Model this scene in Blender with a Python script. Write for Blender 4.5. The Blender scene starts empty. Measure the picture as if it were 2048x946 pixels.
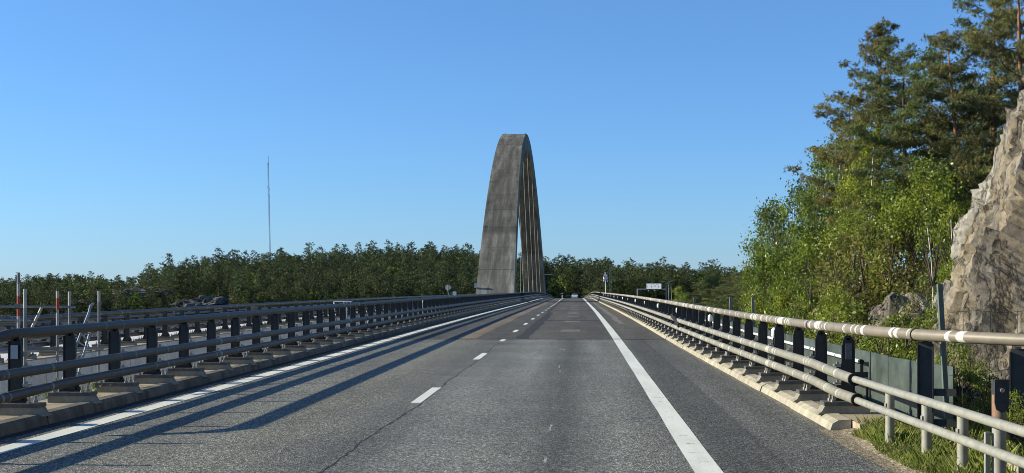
import bpy, bmesh, math, random
import numpy as np
from mathutils import Vector, noise
random.seed(7); RNG = np.random.default_rng(7)
S = bpy.context.scene
COL = S.collection
# ------------------------------------------------------------------ camera
HC = 1.735
cam = bpy.data.cameras.new('camera'); camo = bpy.data.objects.new('camera', cam); COL.objects.link(camo)
camo.location = (0, 0, HC); camo.rotation_euler = (math.pi/2, 0, 0)
cam.sensor_width = 36; cam.lens = 2640/2048*36
cam.shift_x = -136/2048; cam.shift_y = 97/2048
cam.clip_start = 0.1; cam.clip_end = 30000
S.camera = camo
# ------------------------------------------------------------------ sky, sun, exposure
w = bpy.data.worlds.new("World"); S.world = w; w.use_nodes = True
wn = w.node_tree.nodes; sk = wn.new('ShaderNodeTexSky'); sk.sky_type = 'NISHITA'; sk.sun_disc = False
SUN_EL, SUN_AZ = math.radians(21), math.radians(-86)
sk.sun_elevation = SUN_EL; sk.sun_rotation = SUN_AZ
sk.altitude = 0; sk.air_density = 1.0; sk.dust_density = 0.0; sk.ozone_density = 3.0
wn['Background'].inputs[1].default_value = 0.092
# clear maritime air: the same tint all round, a little bluer toward the horizon
wl = w.node_tree.links
_tc = wn.new('ShaderNodeTexCoord'); _sx = wn.new('ShaderNodeSeparateXYZ'); _rp = wn.new('ShaderNodeValToRGB'); _mx = wn.new('ShaderNodeMix')
_mx.data_type = 'RGBA'; _mx.blend_type = 'MULTIPLY'; _mx.inputs[0].default_value = 1.0
wl.new(_tc.outputs['Generated'], _sx.inputs[0]); wl.new(_sx.outputs[2], _rp.inputs[0])
_e = _rp.color_ramp.elements
for _k in range(2): _e.new(.5)
for _q, (_p, _c3) in zip(_e, [(0.0, (.43, .68, 1.26)), (0.06, (.48, .745, 1.19)), (0.22, (.585, .855, 1.19)), (0.6, (.77, .96, 1.17))]): _q.position = _p; _q.color = (*_c3, 1)
wl.new(sk.outputs[0], _mx.inputs[6]); wl.new(_rp.outputs[0], _mx.inputs[7]); wl.new(_mx.outputs[2], wn['Background'].inputs[0])
sl = bpy.data.lights.new('sun', 'SUN'); slo = bpy.data.objects.new('sun', sl); COL.objects.link(slo)
sl.energy = 5.0; sl.angle = math.radians(0.53); sl.color = (1.0, 0.92, 0.72)
sd = Vector((math.sin(SUN_AZ)*math.cos(SUN_EL), math.cos(SUN_AZ)*math.cos(SUN_EL), math.sin(SUN_EL)))
slo.rotation_euler = sd.to_track_quat('Z', 'Y').to_euler()
S.view_settings.view_transform = 'Standard'; S.view_settings.look = 'None'
S.view_settings.exposure = 0.64; S.view_settings.gamma = 1
S.cycles.filter_width = 0.95; S.cycles.max_bounces = 6; S.cycles.transparent_max_bounces = 8

# ------------------------------------------------------------------ road geometry
gy = np.arange(-60, 1500, 1.0)
def smooth(pts, s=7):
    p = np.array(pts, float); v = np.interp(gy, p[:, 0], p[:, 1])
    k = np.exp(-0.5*(np.arange(-3*s, 3*s+1)/s)**2); k /= k.sum()
    return np.convolve(np.pad(v, 3*s, 'edge'), k, 'valid')
_d = smooth([(-60, 0), (50, 0), (75, .05), (100, .13), (155, .34), (200, .48), (231, .62), (262, .90), (300, 1.33), (360, 2.16), (500, 4.8), (700, 9), (1500, 14)])
_c = smooth([(-60, 0), (45, 0), (97, .1), (155, .3), (231, .6), (360, .95), (600, 3), (800, 8), (1500, 60)])
_s = smooth([(-60, 0), (18, 0), (28, .15), (42, .25), (165, .35), (1500, .4)], 3)
def d(y): return float(np.interp(y, gy, _d))
def c(y): return float(np.interp(y, gy, _c))
def P(y, lat, h): return (lat - c(y), y, h - d(y))
def PR(y, lat, h): return (lat - c(y) - float(np.interp(y, gy, _s)), y, h - d(y))
def at(px, py, Z): return Vector(((px-1160)*Z/2640, Z, HC - (py-570)*Z/2640))
JOINT = 42.3
LEAN = -0.022      # gravity reads a touch to the left of the picture's vertical

# ------------------------------------------------------------------ material helpers
def mat(name, rough=0.6, metal=0.0, spec=0.4):
    m = bpy.data.materials.new(name); m.use_nodes = True
    nt = m.node_tree; b = nt.nodes['Principled BSDF']
    b.inputs['Roughness'].default_value = rough; b.inputs['Metallic'].default_value = metal
    b.inputs['Specular IOR Level'].default_value = spec
    return m, nt, b
def N(nt, t, **kw):
    n = nt.nodes.new(t)
    for k, v in kw.items():
        if k[0] == '_': setattr(n, k[1:], v)
        else: n.inputs[k].default_value = v
    return n
def coords(nt, scale=(1, 1, 1), kind='Object', rot=(0, 0, 0)):
    tc = nt.nodes.new('ShaderNodeTexCoord'); mp = nt.nodes.new('ShaderNodeMapping')
    mp.inputs['Scale'].default_value = scale; mp.inputs['Rotation'].default_value = rot
    nt.links.new(tc.outputs[kind], mp.inputs['Vector']); return mp.outputs[0]
def noi(nt, vec, scale, detail=4, rough=0.55):
    n = N(nt, 'ShaderNodeTexNoise', Scale=scale, Detail=detail, Roughness=rough); nt.links.new(vec, n.inputs['Vector']); return n.outputs['Fac']
def ramp(nt, fac, stops, interp='LINEAR'):
    r = nt.nodes.new('ShaderNodeValToRGB'); r.color_ramp.interpolation = interp
    e = r.color_ramp.elements
    while len(e) < len(stops): e.new(0.5)
    for q, (p, col) in zip(e, stops):
        q.position = p; q.color = (*col, 1) if len(col) == 3 else col
    nt.links.new(fac, r.inputs['Fac']); return r.outputs['Color']
def mixc(nt, fac, a, b, mode='MIX'):
    n = nt.nodes.new('ShaderNodeMix'); n.data_type = 'RGBA'; n.blend_type = mode
    for s, v in ((0, fac), (6, a), (7, b)):
        if hasattr(v, 'is_output'): nt.links.new(v, n.inputs[s])
        elif s == 0: n.inputs[0].default_value = v
        else: n.inputs[s].default_value = (*v, 1)
    return n.outputs[2]
def math_(nt, op, a, b=0.0, cl=False):
    n = nt.nodes.new('ShaderNodeMath'); n.operation = op; n.use_clamp = cl
    for s, v in ((0, a), (1, b)):
        if hasattr(v, 'is_output'): nt.links.new(v, n.inputs[s])
        else: n.inputs[s].default_value = v
    return n.outputs[0]
def bump(nt, b, h, strength=0.3, dist=0.01):
    n = N(nt, 'ShaderNodeBump', Strength=strength, Distance=dist); nt.links.new(h, n.inputs['Height']); nt.links.new(n.outputs[0], b.inputs['Normal'])
def plain(name, col, rough=0.6, metal=0.0, var=0.25, scale=6.0, bmp=0.0, objr=0.0):
    m, nt, b = mat(name, rough, metal)
    v = coords(nt); f = noi(nt, v, scale, 5, 0.65)
    lo = tuple(x*(1-var) for x in col); hi = tuple(min(1, x*(1+var)) for x in col)
    cc = ramp(nt, f, [(0.3, lo), (0.7, hi)])
    if objr:
        oi = nt.nodes.new('ShaderNodeObjectInfo'); k = math_(nt, 'MULTIPLY_ADD', oi.outputs['Random'], objr*2)
        nt.nodes[-1].inputs[2].default_value = 1-objr
        cc = mixc(nt, 1.0, cc, k, 'MULTIPLY')
    nt.links.new(cc, b.inputs['Base Color'])
    if bmp: bump(nt, b, f, bmp, 0.02)
    return m
M = {}
# near asphalt: coarse, light aggregate
def asphalt(name, base, dark, light, speck, scale, wheel=None):
    m, nt, b = mat(name, 0.82, 0, 0.25)
    v = coords(nt)
    vo = N(nt, 'ShaderNodeTexVoronoi', Scale=scale); nt.links.new(v, vo.inputs['Vector'])
    vr = nt.nodes.new('ShaderNodeSeparateColor'); nt.links.new(vo.outputs['Color'], vr.inputs[0])
    agg = ramp(nt, vr.outputs[0], [(0.0, dark), (0.5, base), (0.8, light), (1.0, speck)])
    n2 = noi(nt, v, 26, 3, .7)
    agg = mixc(nt, 1.0, agg, ramp(nt, n2, [(0.3, (.76,)*3), (0.7, (1.2,)*3)]), 'MULTIPLY')
    vs = coords(nt, (1, .07, 1)); n3 = noi(nt, vs, 1.1, 5, .6)
    agg = mixc(nt, 1.0, agg, ramp(nt, n3, [(0.3, (.72,)*3), (0.7, (1.2,)*3)]), 'MULTIPLY')
    n4 = noi(nt, v, .5, 4, .6)
    agg = mixc(nt, 1.0, agg, ramp(nt, n4, [(0.3, (.86, .86, .88)), (0.7, (1.12, 1.1, 1.06))]), 'MULTIPLY')
    if wheel:
        sx = nt.nodes.new('ShaderNodeSeparateXYZ'); nt.links.new(v, sx.inputs[0])
        mr = N(nt, 'ShaderNodeMapRange'); mr.inputs[1].default_value = -7; mr.inputs[2].default_value = 4; nt.links.new(sx.outputs[0], mr.inputs[0])
        agg = mixc(nt, 1.0, agg, ramp(nt, mr.outputs[0], [((x+7)/11, col) for x, col in wheel]), 'MULTIPLY')
    nt.links.new(agg, b.inputs['Base Color'])
    bump(nt, b, vo.outputs['Distance'], 0.55, 0.012)
    return m
g = lambda k: (k, k, k)
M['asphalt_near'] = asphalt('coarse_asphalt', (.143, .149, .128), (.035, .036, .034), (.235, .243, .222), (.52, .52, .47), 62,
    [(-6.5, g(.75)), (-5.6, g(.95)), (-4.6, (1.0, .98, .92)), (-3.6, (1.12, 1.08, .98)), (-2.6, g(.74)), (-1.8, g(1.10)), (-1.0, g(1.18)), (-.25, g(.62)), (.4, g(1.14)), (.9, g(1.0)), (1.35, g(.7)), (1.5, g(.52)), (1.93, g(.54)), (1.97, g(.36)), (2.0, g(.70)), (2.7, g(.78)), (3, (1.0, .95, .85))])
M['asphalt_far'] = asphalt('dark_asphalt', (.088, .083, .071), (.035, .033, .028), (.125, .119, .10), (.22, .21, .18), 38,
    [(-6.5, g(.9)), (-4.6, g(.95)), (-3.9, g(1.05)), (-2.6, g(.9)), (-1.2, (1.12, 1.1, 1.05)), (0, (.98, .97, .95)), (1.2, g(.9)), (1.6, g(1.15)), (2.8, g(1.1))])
M['patch'] = asphalt('worn_patch', (.20, .185, .15), (.12, .11, .09), (.23, .21, .17), (.28, .26, .22), 38)
M['stripe'] = asphalt('worn_stripe', (.20, .155, .105), (.12, .095, .065), (.24, .19, .13), (.30, .25, .18), 38)
M['patch_pale'] = asphalt('scraped_pale', (.40, .40, .36), (.15, .15, .14), (.5, .5, .46), (.7, .7, .65), 60)
M['seal'] = asphalt('sealed_seam', (.04, .038, .038), (.02, .02, .02), (.055, .052, .05), (.09, .09, .085), 38)
M['rustdirt'] = asphalt('rusty_dirt', (.20, .10, .045), (.1, .055, .03), (.26, .14, .07), (.32, .2, .1), 40)
M['gravel'] = asphalt('sandy_gravel', (.26, .21, .13), (.09, .075, .05), (.36, .30, .2), (.5, .45, .36), 45)
# road paint
m, nt, b = mat('road_paint', 0.7, 0, .3); v = coords(nt); n1 = noi(nt, v, 30, 4, .7); n2 = noi(nt, coords(nt, (1, .15, 1)), 3, 4, .6)
cc = ramp(nt, n1, [(0.25, (.42, .42, .37)), (0.42, (.74, .75, .67)), (0.8, (.84, .85, .76))])
cc = mixc(nt, 1.0, cc, ramp(nt, n2, [(0.3, (.82, .82, .8)), (0.6, (1, 1, 1))]), 'MULTIPLY'); nt.links.new(cc, b.inputs['Base Color']); bump(nt, b, n1, .2, .004)
M['paint'] = m
# concrete
def concrete(name, col, dirt=.6, sc=1.0, objr=0):
    m, nt, b = mat(name, 0.9, 0, .2); v = coords(nt)
    n1 = noi(nt, v, 2.2*sc, 6, .65); n2 = noi(nt, coords(nt, (1, 1, .15)), 3*sc, 5, .6); n3 = noi(nt, v, 60*sc, 3, .6)
    cc = ramp(nt, n1, [(0.35, tuple(x*dirt for x in col)), (0.6, col)])
    cc = mixc(nt, 1.0, cc, ramp(nt, n2, [(0.3, g(dirt)), (0.65, g(1.1))]), 'MULTIPLY')
    cc = mixc(nt, 1.0, cc, ramp(nt, n3, [(0.3, g(.8)), (0.7, g(1.12))]), 'MULTIPLY')
    if objr:
        oi = nt.nodes.new('ShaderNodeObjectInfo'); cc = mixc(nt, 1.0, cc, ramp(nt, oi.outputs['Random'], [(0, g(1-objr)), (1, g(1+objr))]), 'MULTIPLY')
    nt.links.new(cc, b.inputs['Base Color']); bump(nt, b, n3, .35, .006); return m
M['concrete'] = concrete('deck_concrete', (.44, .37, .26), .72)
M['kerb_shaded'] = concrete('shaded_kerb_concrete', (.22, .20, .16), .6, 1, .1)  # darker kerb copy: shade on the left kerb's road face put into the colour
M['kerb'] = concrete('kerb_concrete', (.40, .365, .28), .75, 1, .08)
M['plinth'] = concrete('plinth_concrete', (.34, .315, .25), .7)
M['fascia'] = concrete('fascia_concrete', (.60, .60, .57), .85, .5)
# arch concrete: weathered, dark middle, paler borders, horizontal pours
m, nt, b = mat('arch_concrete', .9, 0, .2); v = coords(nt, (1, 1, 1))
sx = nt.nodes.new('ShaderNodeSeparateXYZ'); nt.links.new(v, sx.inputs[0])
n1 = noi(nt, coords(nt, (1, .10, .10)), 1.5, 7, .66); n2 = noi(nt, v, .35, 4, .6); n3 = noi(nt, v, 5, 6, .75); n4 = noi(nt, coords(nt, (.15, .3, 1.2)), .55, 3, .5)
cc = ramp(nt, n1, [(0.33, (.085, .077, .06)), (0.5, (.15, .14, .112)), (0.67, (.26, .245, .20))])
cc = mixc(nt, 1.0, cc, ramp(nt, n2, [(0.3, g(.82)), (0.65, g(1.12))]), 'MULTIPLY')
cc = mixc(nt, 1.0, cc, ramp(nt, n3, [(0.3, g(.78)), (0.7, g(1.22))]), 'MULTIPLY')
cc = mixc(nt, 1.0, cc, ramp(nt, n4, [(0.3, g(.88)), (0.7, g(1.08))]), 'MULTIPLY')
oi = nt.nodes.new('ShaderNodeObjectInfo'); cc = mixc(nt, 1.0, cc, ramp(nt, oi.outputs['Random'], [(0, g(.95)), (1, g(1.05))]), 'MULTIPLY')
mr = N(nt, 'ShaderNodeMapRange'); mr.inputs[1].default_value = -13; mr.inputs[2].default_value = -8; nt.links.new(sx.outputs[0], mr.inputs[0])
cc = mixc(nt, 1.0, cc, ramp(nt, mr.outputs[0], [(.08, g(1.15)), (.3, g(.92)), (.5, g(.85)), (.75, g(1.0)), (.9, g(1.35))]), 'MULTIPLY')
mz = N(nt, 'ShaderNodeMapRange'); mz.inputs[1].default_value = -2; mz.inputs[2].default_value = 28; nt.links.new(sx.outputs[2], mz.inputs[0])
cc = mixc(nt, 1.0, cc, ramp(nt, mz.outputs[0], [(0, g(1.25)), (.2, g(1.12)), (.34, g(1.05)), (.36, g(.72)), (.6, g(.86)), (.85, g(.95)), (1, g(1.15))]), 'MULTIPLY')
nt.links.new(cc, b.inputs['Base Color']); bump(nt, b, n3, .4, .05)
M['arch'] = m
# galvanised weathered tube, with bands of pale peeling coating
def tube_mat(name, base, pale, thr, f):
    m, nt, b = mat(name, .5, 0.0, .45)
    v = coords(nt, (.5, f, .5)); n1 = noi(nt, v, 1.0, 2, .4)
    v2 = coords(nt, (2, 8, 2)); n2 = noi(nt, v2, 1.0, 4, .7)
    k = math_(nt, 'ADD', n1, math_(nt, 'MULTIPLY', math_(nt, 'SUBTRACT', n2, .5), .18))
    n3 = noi(nt, coords(nt), 5, 5, .65)
    bc = ramp(nt, n3, [(0.3, tuple(x*.8 for x in base)), (0.7, tuple(x*1.2 for x in base))])
    cc = mixc(nt, ramp(nt, k, [(thr, g(0)), (thr+.012, g(1))]), bc, pale)
    nt.links.new(cc, b.inputs['Base Color']); bump(nt, b, n3, .12, .004); return m
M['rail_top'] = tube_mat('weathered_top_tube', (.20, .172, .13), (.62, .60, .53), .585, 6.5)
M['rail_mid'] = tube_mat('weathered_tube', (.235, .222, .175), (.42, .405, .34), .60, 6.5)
M['rail_shaded'] = tube_mat('shaded_tube', (.055, .052, .045), (.22, .22, .20), .67, 8.0)  # darker tube copy: the left rails' shaded side is painted into the base colour
M['tube_new'] = plain('galvanised_tube', (.29, .285, .24), .5, .1, .2, 9)
M['steel_dark'] = plain('dark_steel', (.04, .042, .042), .5, .2, .3, 7, .1)
M['steel_plate'] = plain('base_plate_steel', (.10, .10, .095), .6, .2, .3, 9, .1)
M['bolt'] = plain('bolt_steel', (.33, .31, .27), .45, .5, .2, 12)
m, nt, b = mat('rusty_steel', .7, .1, .3); v = coords(nt); f = noi(nt, v, 16, 5, .7); sx = nt.nodes.new('ShaderNodeSeparateXYZ'); nt.links.new(v, sx.inputs[0])
f2 = math_(nt, 'ADD', f, math_(nt, 'MULTIPLY', sx.outputs[0], -4.5))
nt.links.new(ramp(nt, f2, [(.42, (.24, .23, .19)), (.6, (.26, .17, .11)), (.85, (.22, .11, .06))]), b.inputs['Base Color']); M['rust'] = m
M['black'] = plain('black_rubber', (.012, .012, .012), .85, 0, .2, 8)
M['white'] = plain('white_enamel', (.78, .79, .78), .4, 0, .06, 5)
M['sticker'] = plain('reflective_sticker', (.42, .46, .50), .35, 0, .06, 14)
M['sticker_grey'] = plain('worn_sticker', (.11, .125, .14), .4, 0, .2, 14)
M['green_steel'] = plain('green_coated_steel', (.13, .17, .155), .45, .2, .3, 4, .05)
M['green_glass'] = plain('green_screen_sheet', (.068, .088, .08), .35, 0, .45, 2.2, .03)
M['red'] = plain('red_paint', (.42, .06, .04), .5, 0, .15, 8)
M['scaf'] = plain('scaffold_tube', (.22, .23, .24), .4, .5, .25, 6)
M['scafpale'] = plain('pale_scaffold_tube', (.42, .41, .39), .5, .1, .2, 6)
M['alu'] = plain('aluminium', (.35, .36, .37), .35, .6, .15, 6)
M['mast'] = plain('hazed_mast_steel', (.22, .30, .40), .6, .1, .1, .2)  # distance haze painted in as a pale blue steel colour
M['cable'] = plain('hanger_cable', (.30, .30, .27), .45, .2, .1, 3)
M['glass_dark'] = plain('dark_window', (.02, .025, .03), .08, 0, .1, 3)
M['carpaint'] = plain('white_car_paint', (.72, .73, .76), .25, 0, .03, 2)
M['tyre'] = plain('tyre_rubber', (.02, .02, .02), .8, 0, .2, 9)
M['blue'] = plain('blue_paint', (.03, .035, .07), .5, 0, .1, 6)
# foliage
def leaf(name, cols, tr=.35, sc=.6, rough=.6):
    m, nt, b = mat(name, rough, 0, .25); v = coords(nt)
    f = noi(nt, v, sc, 5, .75)
    cc = ramp(nt, f, [(0.3, cols[0]), (0.5, cols[1]), (0.72, cols[2])])
    at_ = N(nt, 'ShaderNodeAttribute', _attribute_name='tint')
    cc = mixc(nt, 1.0, cc, ramp(nt, at_.outputs['Fac'], [(0, g(.55)), (.5, g(1.0)), (1, (1.6, 1.55, 1.2))]), 'MULTIPLY')
    oi = nt.nodes.new('ShaderNodeObjectInfo')
    cc = mixc(nt, 1.0, cc, ramp(nt, oi.outputs['Random'], [(0, (.8, .85, .9)), (.6, (1.05, 1, 1)), (1, (1.3, 1.15, .95))]), 'MULTIPLY')
    nt.links.new(cc, b.inputs['Base Color'])
    t = nt.nodes.new('ShaderNodeBsdfTranslucent'); nt.links.new(cc, t.inputs['Color'])
    mx = nt.nodes.new('ShaderNodeMixShader'); mx.inputs[0].default_value = tr
    nt.links.new(b.outputs[0], mx.inputs[1]); nt.links.new(t.outputs[0], mx.inputs[2])
    nt.links.new(mx.outputs[0], nt.nodes['Material Output'].inputs['Surface']); return m
M['needle'] = leaf('pine_needles', [(.14, .14, .052), (.14, .17, .058), (.19, .225, .08)], .3, .45)
M['needle_brown'] = leaf('brown_pine_needles', [(.17, .13, .058), (.15, .155, .06), (.15, .175, .065)], .3, .4)
M['needle_far'] = leaf('far_conifer_needles', [(.055, .07, .028), (.075, .098, .036), (.12, .135, .055)], .25, .12)
M['leaf_far'] = leaf('far_broadleaf', [(.07, .10, .025), (.11, .16, .035), (.15, .21, .05)], .35, .12)
M['leaf'] = leaf('birch_leaves', [(.12, .17, .026), (.19, .25, .042), (.27, .33, .065)], .45, .7, .35)
M['leaf_dark'] = leaf('alder_leaves', [(.06, .10, .03), (.10, .15, .042), (.14, .20, .06)], .4, .7, .35)
M['leaf_olive'] = leaf('willow_leaves', [(.11, .11, .04), (.17, .17, .055), (.24, .25, .09)], .4, .9, .4)
M['grass'] = leaf('grass_blades', [(.07, .115, .022), (.12, .165, .035), (.30, .28, .13)], .4, 5)
M['bark'] = plain('dark_bark', (.075, .055, .042), .9, 0, .4, 6, .5)
M['bark_pine'] = plain('orange_pine_bark', (.26, .13, .07), .9, 0, .45, 3, .5)
M['bark_birch'] = plain('birch_bark', (.68, .65, .58), .7, 0, .35, 7, .2)
M['soil'] = plain('forest_floor', (.06, .055, .03), .95, 0, .5, .8, .3)
M['far_ground'] = plain('far_hill_ground', (.04, .04, .03), .95, 0, .5, .15, .3)
# rock
def rock(name, stops, sc):
    m, nt, b = mat(name, .85, 0, .3); v = coords(nt)
    vt = coords(nt, (1, 1, .35), rot=(.35, .1, 0))
    n1 = noi(nt, vt, .9*sc, 8, .68); n2 = noi(nt, v, 4.5*sc, 8, .75); n3 = noi(nt, v, .32*sc, 4, .6)
    cc = ramp(nt, n1, stops)
    cc = mixc(nt, ramp(nt, n3, [(.45, g(0)), (.6, g(1))]), cc, mixc(nt, .5, cc, (.20, .19, .17)))
    nr = math_(nt, 'ABSOLUTE', math_(nt, 'SUBTRACT', noi(nt, vt, 1.7*sc, 6, .6), .5))
    cr = ramp(nt, nr, [(0, g(.18)), (.016, g(.6)), (.045, g(1))])
    cc = mixc(nt, 1.0, cc, cr, 'MULTIPLY')
    cc = mixc(nt, 1.0, cc, ramp(nt, n2, [(0.3, g(.5)), (0.5, g(1)), (0.7, g(1.4))]), 'MULTIPLY')
    nt.links.new(cc, b.inputs['Base Color'])
    h = math_(nt, 'ADD', n2, math_(nt, 'MULTIPLY', cr, .25)); bump(nt, b, h, .8, .14/sc); return m
M['rock'] = rock('gneiss_rock', [(0.3, (.09, .082, .07)), (0.42, (.17, .15, .12)), (0.50, (.30, .245, .165)), (0.56, (.26, .245, .21)), (0.66, (.44, .41, .34))], 1.0)
M['rock_grey'] = rock('grey_gneiss', [(0.3, (.09, .088, .08)), (0.55, (.17, .16, .14)), (0.7, (.27, .25, .22))], .6)
M['rock_far'] = rock('far_bare_rock', [(0.3, (.045, .045, .04)), (0.5, (.08, .078, .07)), (0.72, (.17, .16, .145))], .12)
m, nt, b = mat('sea_water', .08, 0, .5); b.inputs['Base Color'].default_value = (.01, .03, .04, 1); bump(nt, b, noi(nt, coords(nt), .4, 4, .6), .3, .2); M['water'] = m

# ------------------------------------------------------------------ mesh helpers
class MB:
    def __init__(s): s.v = []; s.f = []; s.m = []; s.sm = []
    def add(s, vs, fs, mi=0, smooth=False):
        o = len(s.v); s.v += [tuple(q) for q in vs]
        for f in fs: s.f.append(tuple(i+o for i in f)); s.m.append(mi); s.sm.append(smooth)
    def box(s, x0, x1, y0, y1, z0, z1, mi=0, rz=0, org=None):
        vs = [(x, y, z) for z in (z0, z1) for y in (y0, y1) for x in (x0, x1)]
        if rz:
            cx, cy = org or ((x0+x1)/2, (y0+y1)/2); ca, sa = math.cos(rz), math.sin(rz)
            vs = [(cx+(x-cx)*ca-(y-cy)*sa, cy+(x-cx)*sa+(y-cy)*ca, z) for x, y, z in vs]
        s.add(vs, [(0, 2, 3, 1), (4, 5, 7, 6), (0, 1, 5, 4), (1, 3, 7, 5), (3, 2, 6, 7), (2, 0, 4, 6)], mi)
    def prism(s, poly, a0, a1, axis='y', mi=0):
        n = len(poly)
        def mk(p, a): return {'y': (p[0], a, p[1]), 'x': (a, p[0], p[1]), 'z': (p[0], p[1], a)}[axis]
        vs = [mk(p, a0) for p in poly] + [mk(p, a1) for p in poly]
        s.add(vs, [tuple(range(n))[::-1], tuple(range(n, 2*n))] + [(i, (i+1) % n, (i+1) % n+n, i+n) for i in range(n)], mi)
    def tube(s, pts, r, n=8, mi=0, cap=True, smooth=True):
        pts = [Vector(p) for p in pts]; rs = r if hasattr(r, '__len__') else [r]*len(pts)
        vs = []; up = None
        for i, p in enumerate(pts):
            t = (pts[min(i+1, len(pts)-1)] - pts[max(i-1, 0)]).normalized()
            if up is None:
                up = Vector((0, 0, 1)) if abs(t.z) < .9 else Vector((1, 0, 0))
            a = t.cross(up).normalized(); b_ = a.cross(t).normalized(); up = b_
            for k in range(n):
                th = 2*math.pi*(k+.5)/n; vs.append(p + a*(rs[i]*math.cos(th)) + b_*(rs[i]*math.sin(th)))
        L = len(pts); fs = [(i*n+k, (i+1)*n+k, (i+1)*n+(k+1) % n, i*n+(k+1) % n) for i in range(L-1) for k in range(n)]
        s.add(vs, fs, mi, smooth)
        if cap: s.add([vs[k] for k in range(n)] + [vs[(L-1)*n+k] for k in range(n)], [tuple(range(n)), tuple(range(n, 2*n))[::-1]], mi)
    def mesh(s, name, mats):
        me = bpy.data.meshes.new(name); me.from_pydata(s.v, [], s.f)
        for q in (mats if isinstance(mats, (list, tuple)) else [mats]): me.materials.append(q)
        me.polygons.foreach_set('material_index', s.m); me.polygons.foreach_set('use_smooth', s.sm)
        me.update()
        bm = bmesh.new(); bm.from_mesh(me); bmesh.ops.recalc_face_normals(bm, faces=bm.faces); bm.to_mesh(me); bm.free()
        return me
def put(name, me, parent=None, loc=None, rz=0, **props):
    o = bpy.data.objects.new(name, me); COL.objects.link(o)
    if loc is not None: o.location = loc
    if rz: o.rotation_euler = (0, 0, rz)
    if parent: o.parent = parent
    for k, v in props.items(): o[k] = v
    return o
def empty(name, loc, label, category, group=None, rot=None):
    o = bpy.data.objects.new(name, None); COL.objects.link(o); o.location = loc; o.empty_display_size = .3
    if rot: o.rotation_euler = rot
    o['label'] = label; o['category'] = category
    if group: o['group'] = group
    return o
def B(name, mb, mats, parent=None, **kw): return put(name, mb.mesh(name, mats), parent, **kw)
def yrange(a, b, step):
    n = max(1, int(math.ceil((b-a)/step))); return [a+(b-a)*i/n for i in range(n+1)]
def steps(a, b):       # finer near, coarser far
    ys = [a]; 
    while ys[-1] < b: ys.append(min(b, ys[-1] + (2 if ys[-1] < 320 else 5)))
    return ys
def sheet(name, lat0, lat1, y0, y1, h, m, parent=None, PF=P, jag=0, **kw):
    mb = MB(); ys = steps(y0, y1); vs = []
    for y in ys:
        a = lat0(y) if callable(lat0) else lat0; b_ = lat1(y) if callable(lat1) else lat1
        j = lambda: random.uniform(-jag, jag)
        vs += [PF(y, a+j(), h), PF(y, b_+j(), h)]
    mb.add(vs, [(2*i, 2*i+1, 2*i+3, 2*i+2) for i in range(len(ys)-1)])
    return B(name, mb, m, parent, **kw)
def extr(mb, poly, ys, PF=P, mi=0, cap=True):
    n = len(poly); vs = [PF(y, a, h) for y in ys for a, h in poly]
    mb.add(vs, [(i*n+k, i*n+(k+1) % n, (i+1)*n+(k+1) % n, (i+1)*n+k) for i in range(len(ys)-1) for k in range(n)], mi)
    if cap: mb.add(vs[:n]+vs[-n:], [tuple(range(n)), tuple(range(n, 2*n))[::-1]], mi)

# ------------------------------------------------------------------ roads and bridge decks
LL, LD, LR = -6.07, -2.42, 1.19
Y_END = 640
def kr(y): return 2.95 - float(np.interp(y, gy, _s)) + 0.05
deck = MB(); extr(deck, [(-7.45, -.02), (-7.45, -.5), (-5, -.9), (-4.2, -3.4), (.4, -3.4), (1.2, -.9), (3.95, -.5), (3.95, -.02)], steps(15, Y_END))
deck = B('bridge_deck', deck, M['fascia'], kind='structure')
appr = MB(); extr(appr, [(-7.45, -.03), (-7.6, -9), (6.5, -9), (4.6, -.03)], steps(-40, 15))
B('road_embankment', appr, M['soil'], kind='structure')
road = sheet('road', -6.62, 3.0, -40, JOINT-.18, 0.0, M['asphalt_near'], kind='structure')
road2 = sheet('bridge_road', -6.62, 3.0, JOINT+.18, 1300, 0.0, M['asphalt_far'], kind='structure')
for y0 in (JOINT, 165.0):      # expansion joints: recessed dark rubber strip with steel lips
    mb = MB(); mb.box(-6.6, 2.9, -.19, .19, -.06, -.012, 0)
    for k in range(-1, 2): mb.box(-6.55, 2.85, k*.11-.018, k*.11+.018, -.03, .006, 1)
    o = B('expansion_joint', mb, [M['black'], M['steel_dark']], road2, loc=(-c(y0), y0, -d(y0)))
    if y0 > 100: o.location.z += .012
sheet('left_edge_line', LL-.13, LL+.13, -20, JOINT-.2, .004, M['paint'], road, jag=.006)
sheet('left_edge_line', LL-.13, LL+.13, JOINT+.3, 900, .004, M['paint'], road2, jag=.006)
sheet('right_edge_line', LR-.13, LR+.13, -20, JOINT-.2, .004, M['paint'], road, jag=.006)
sheet('right_edge_line', LR-.13, LR+.13, JOINT+.3, 900, .004, M['paint'], road2, jag=.006)
def dash(y0, y1, par): sheet('lane_dash', LD-.075, LD+.075, y0, y1, .004, M['paint'], par, jag=.004)
dash(19.4, 22.3, road); dash(30.7, 33.6, road); dash(40.6, 42.1, road); dash(7.6, 10.5, road)
y = 48.6
while y < 162: dash(y, y+2.6, road2); y += 9.6
sheet('lane_line', LD-.07, LD+.07, 166, 420, .004, M['paint'], road2)
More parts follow.
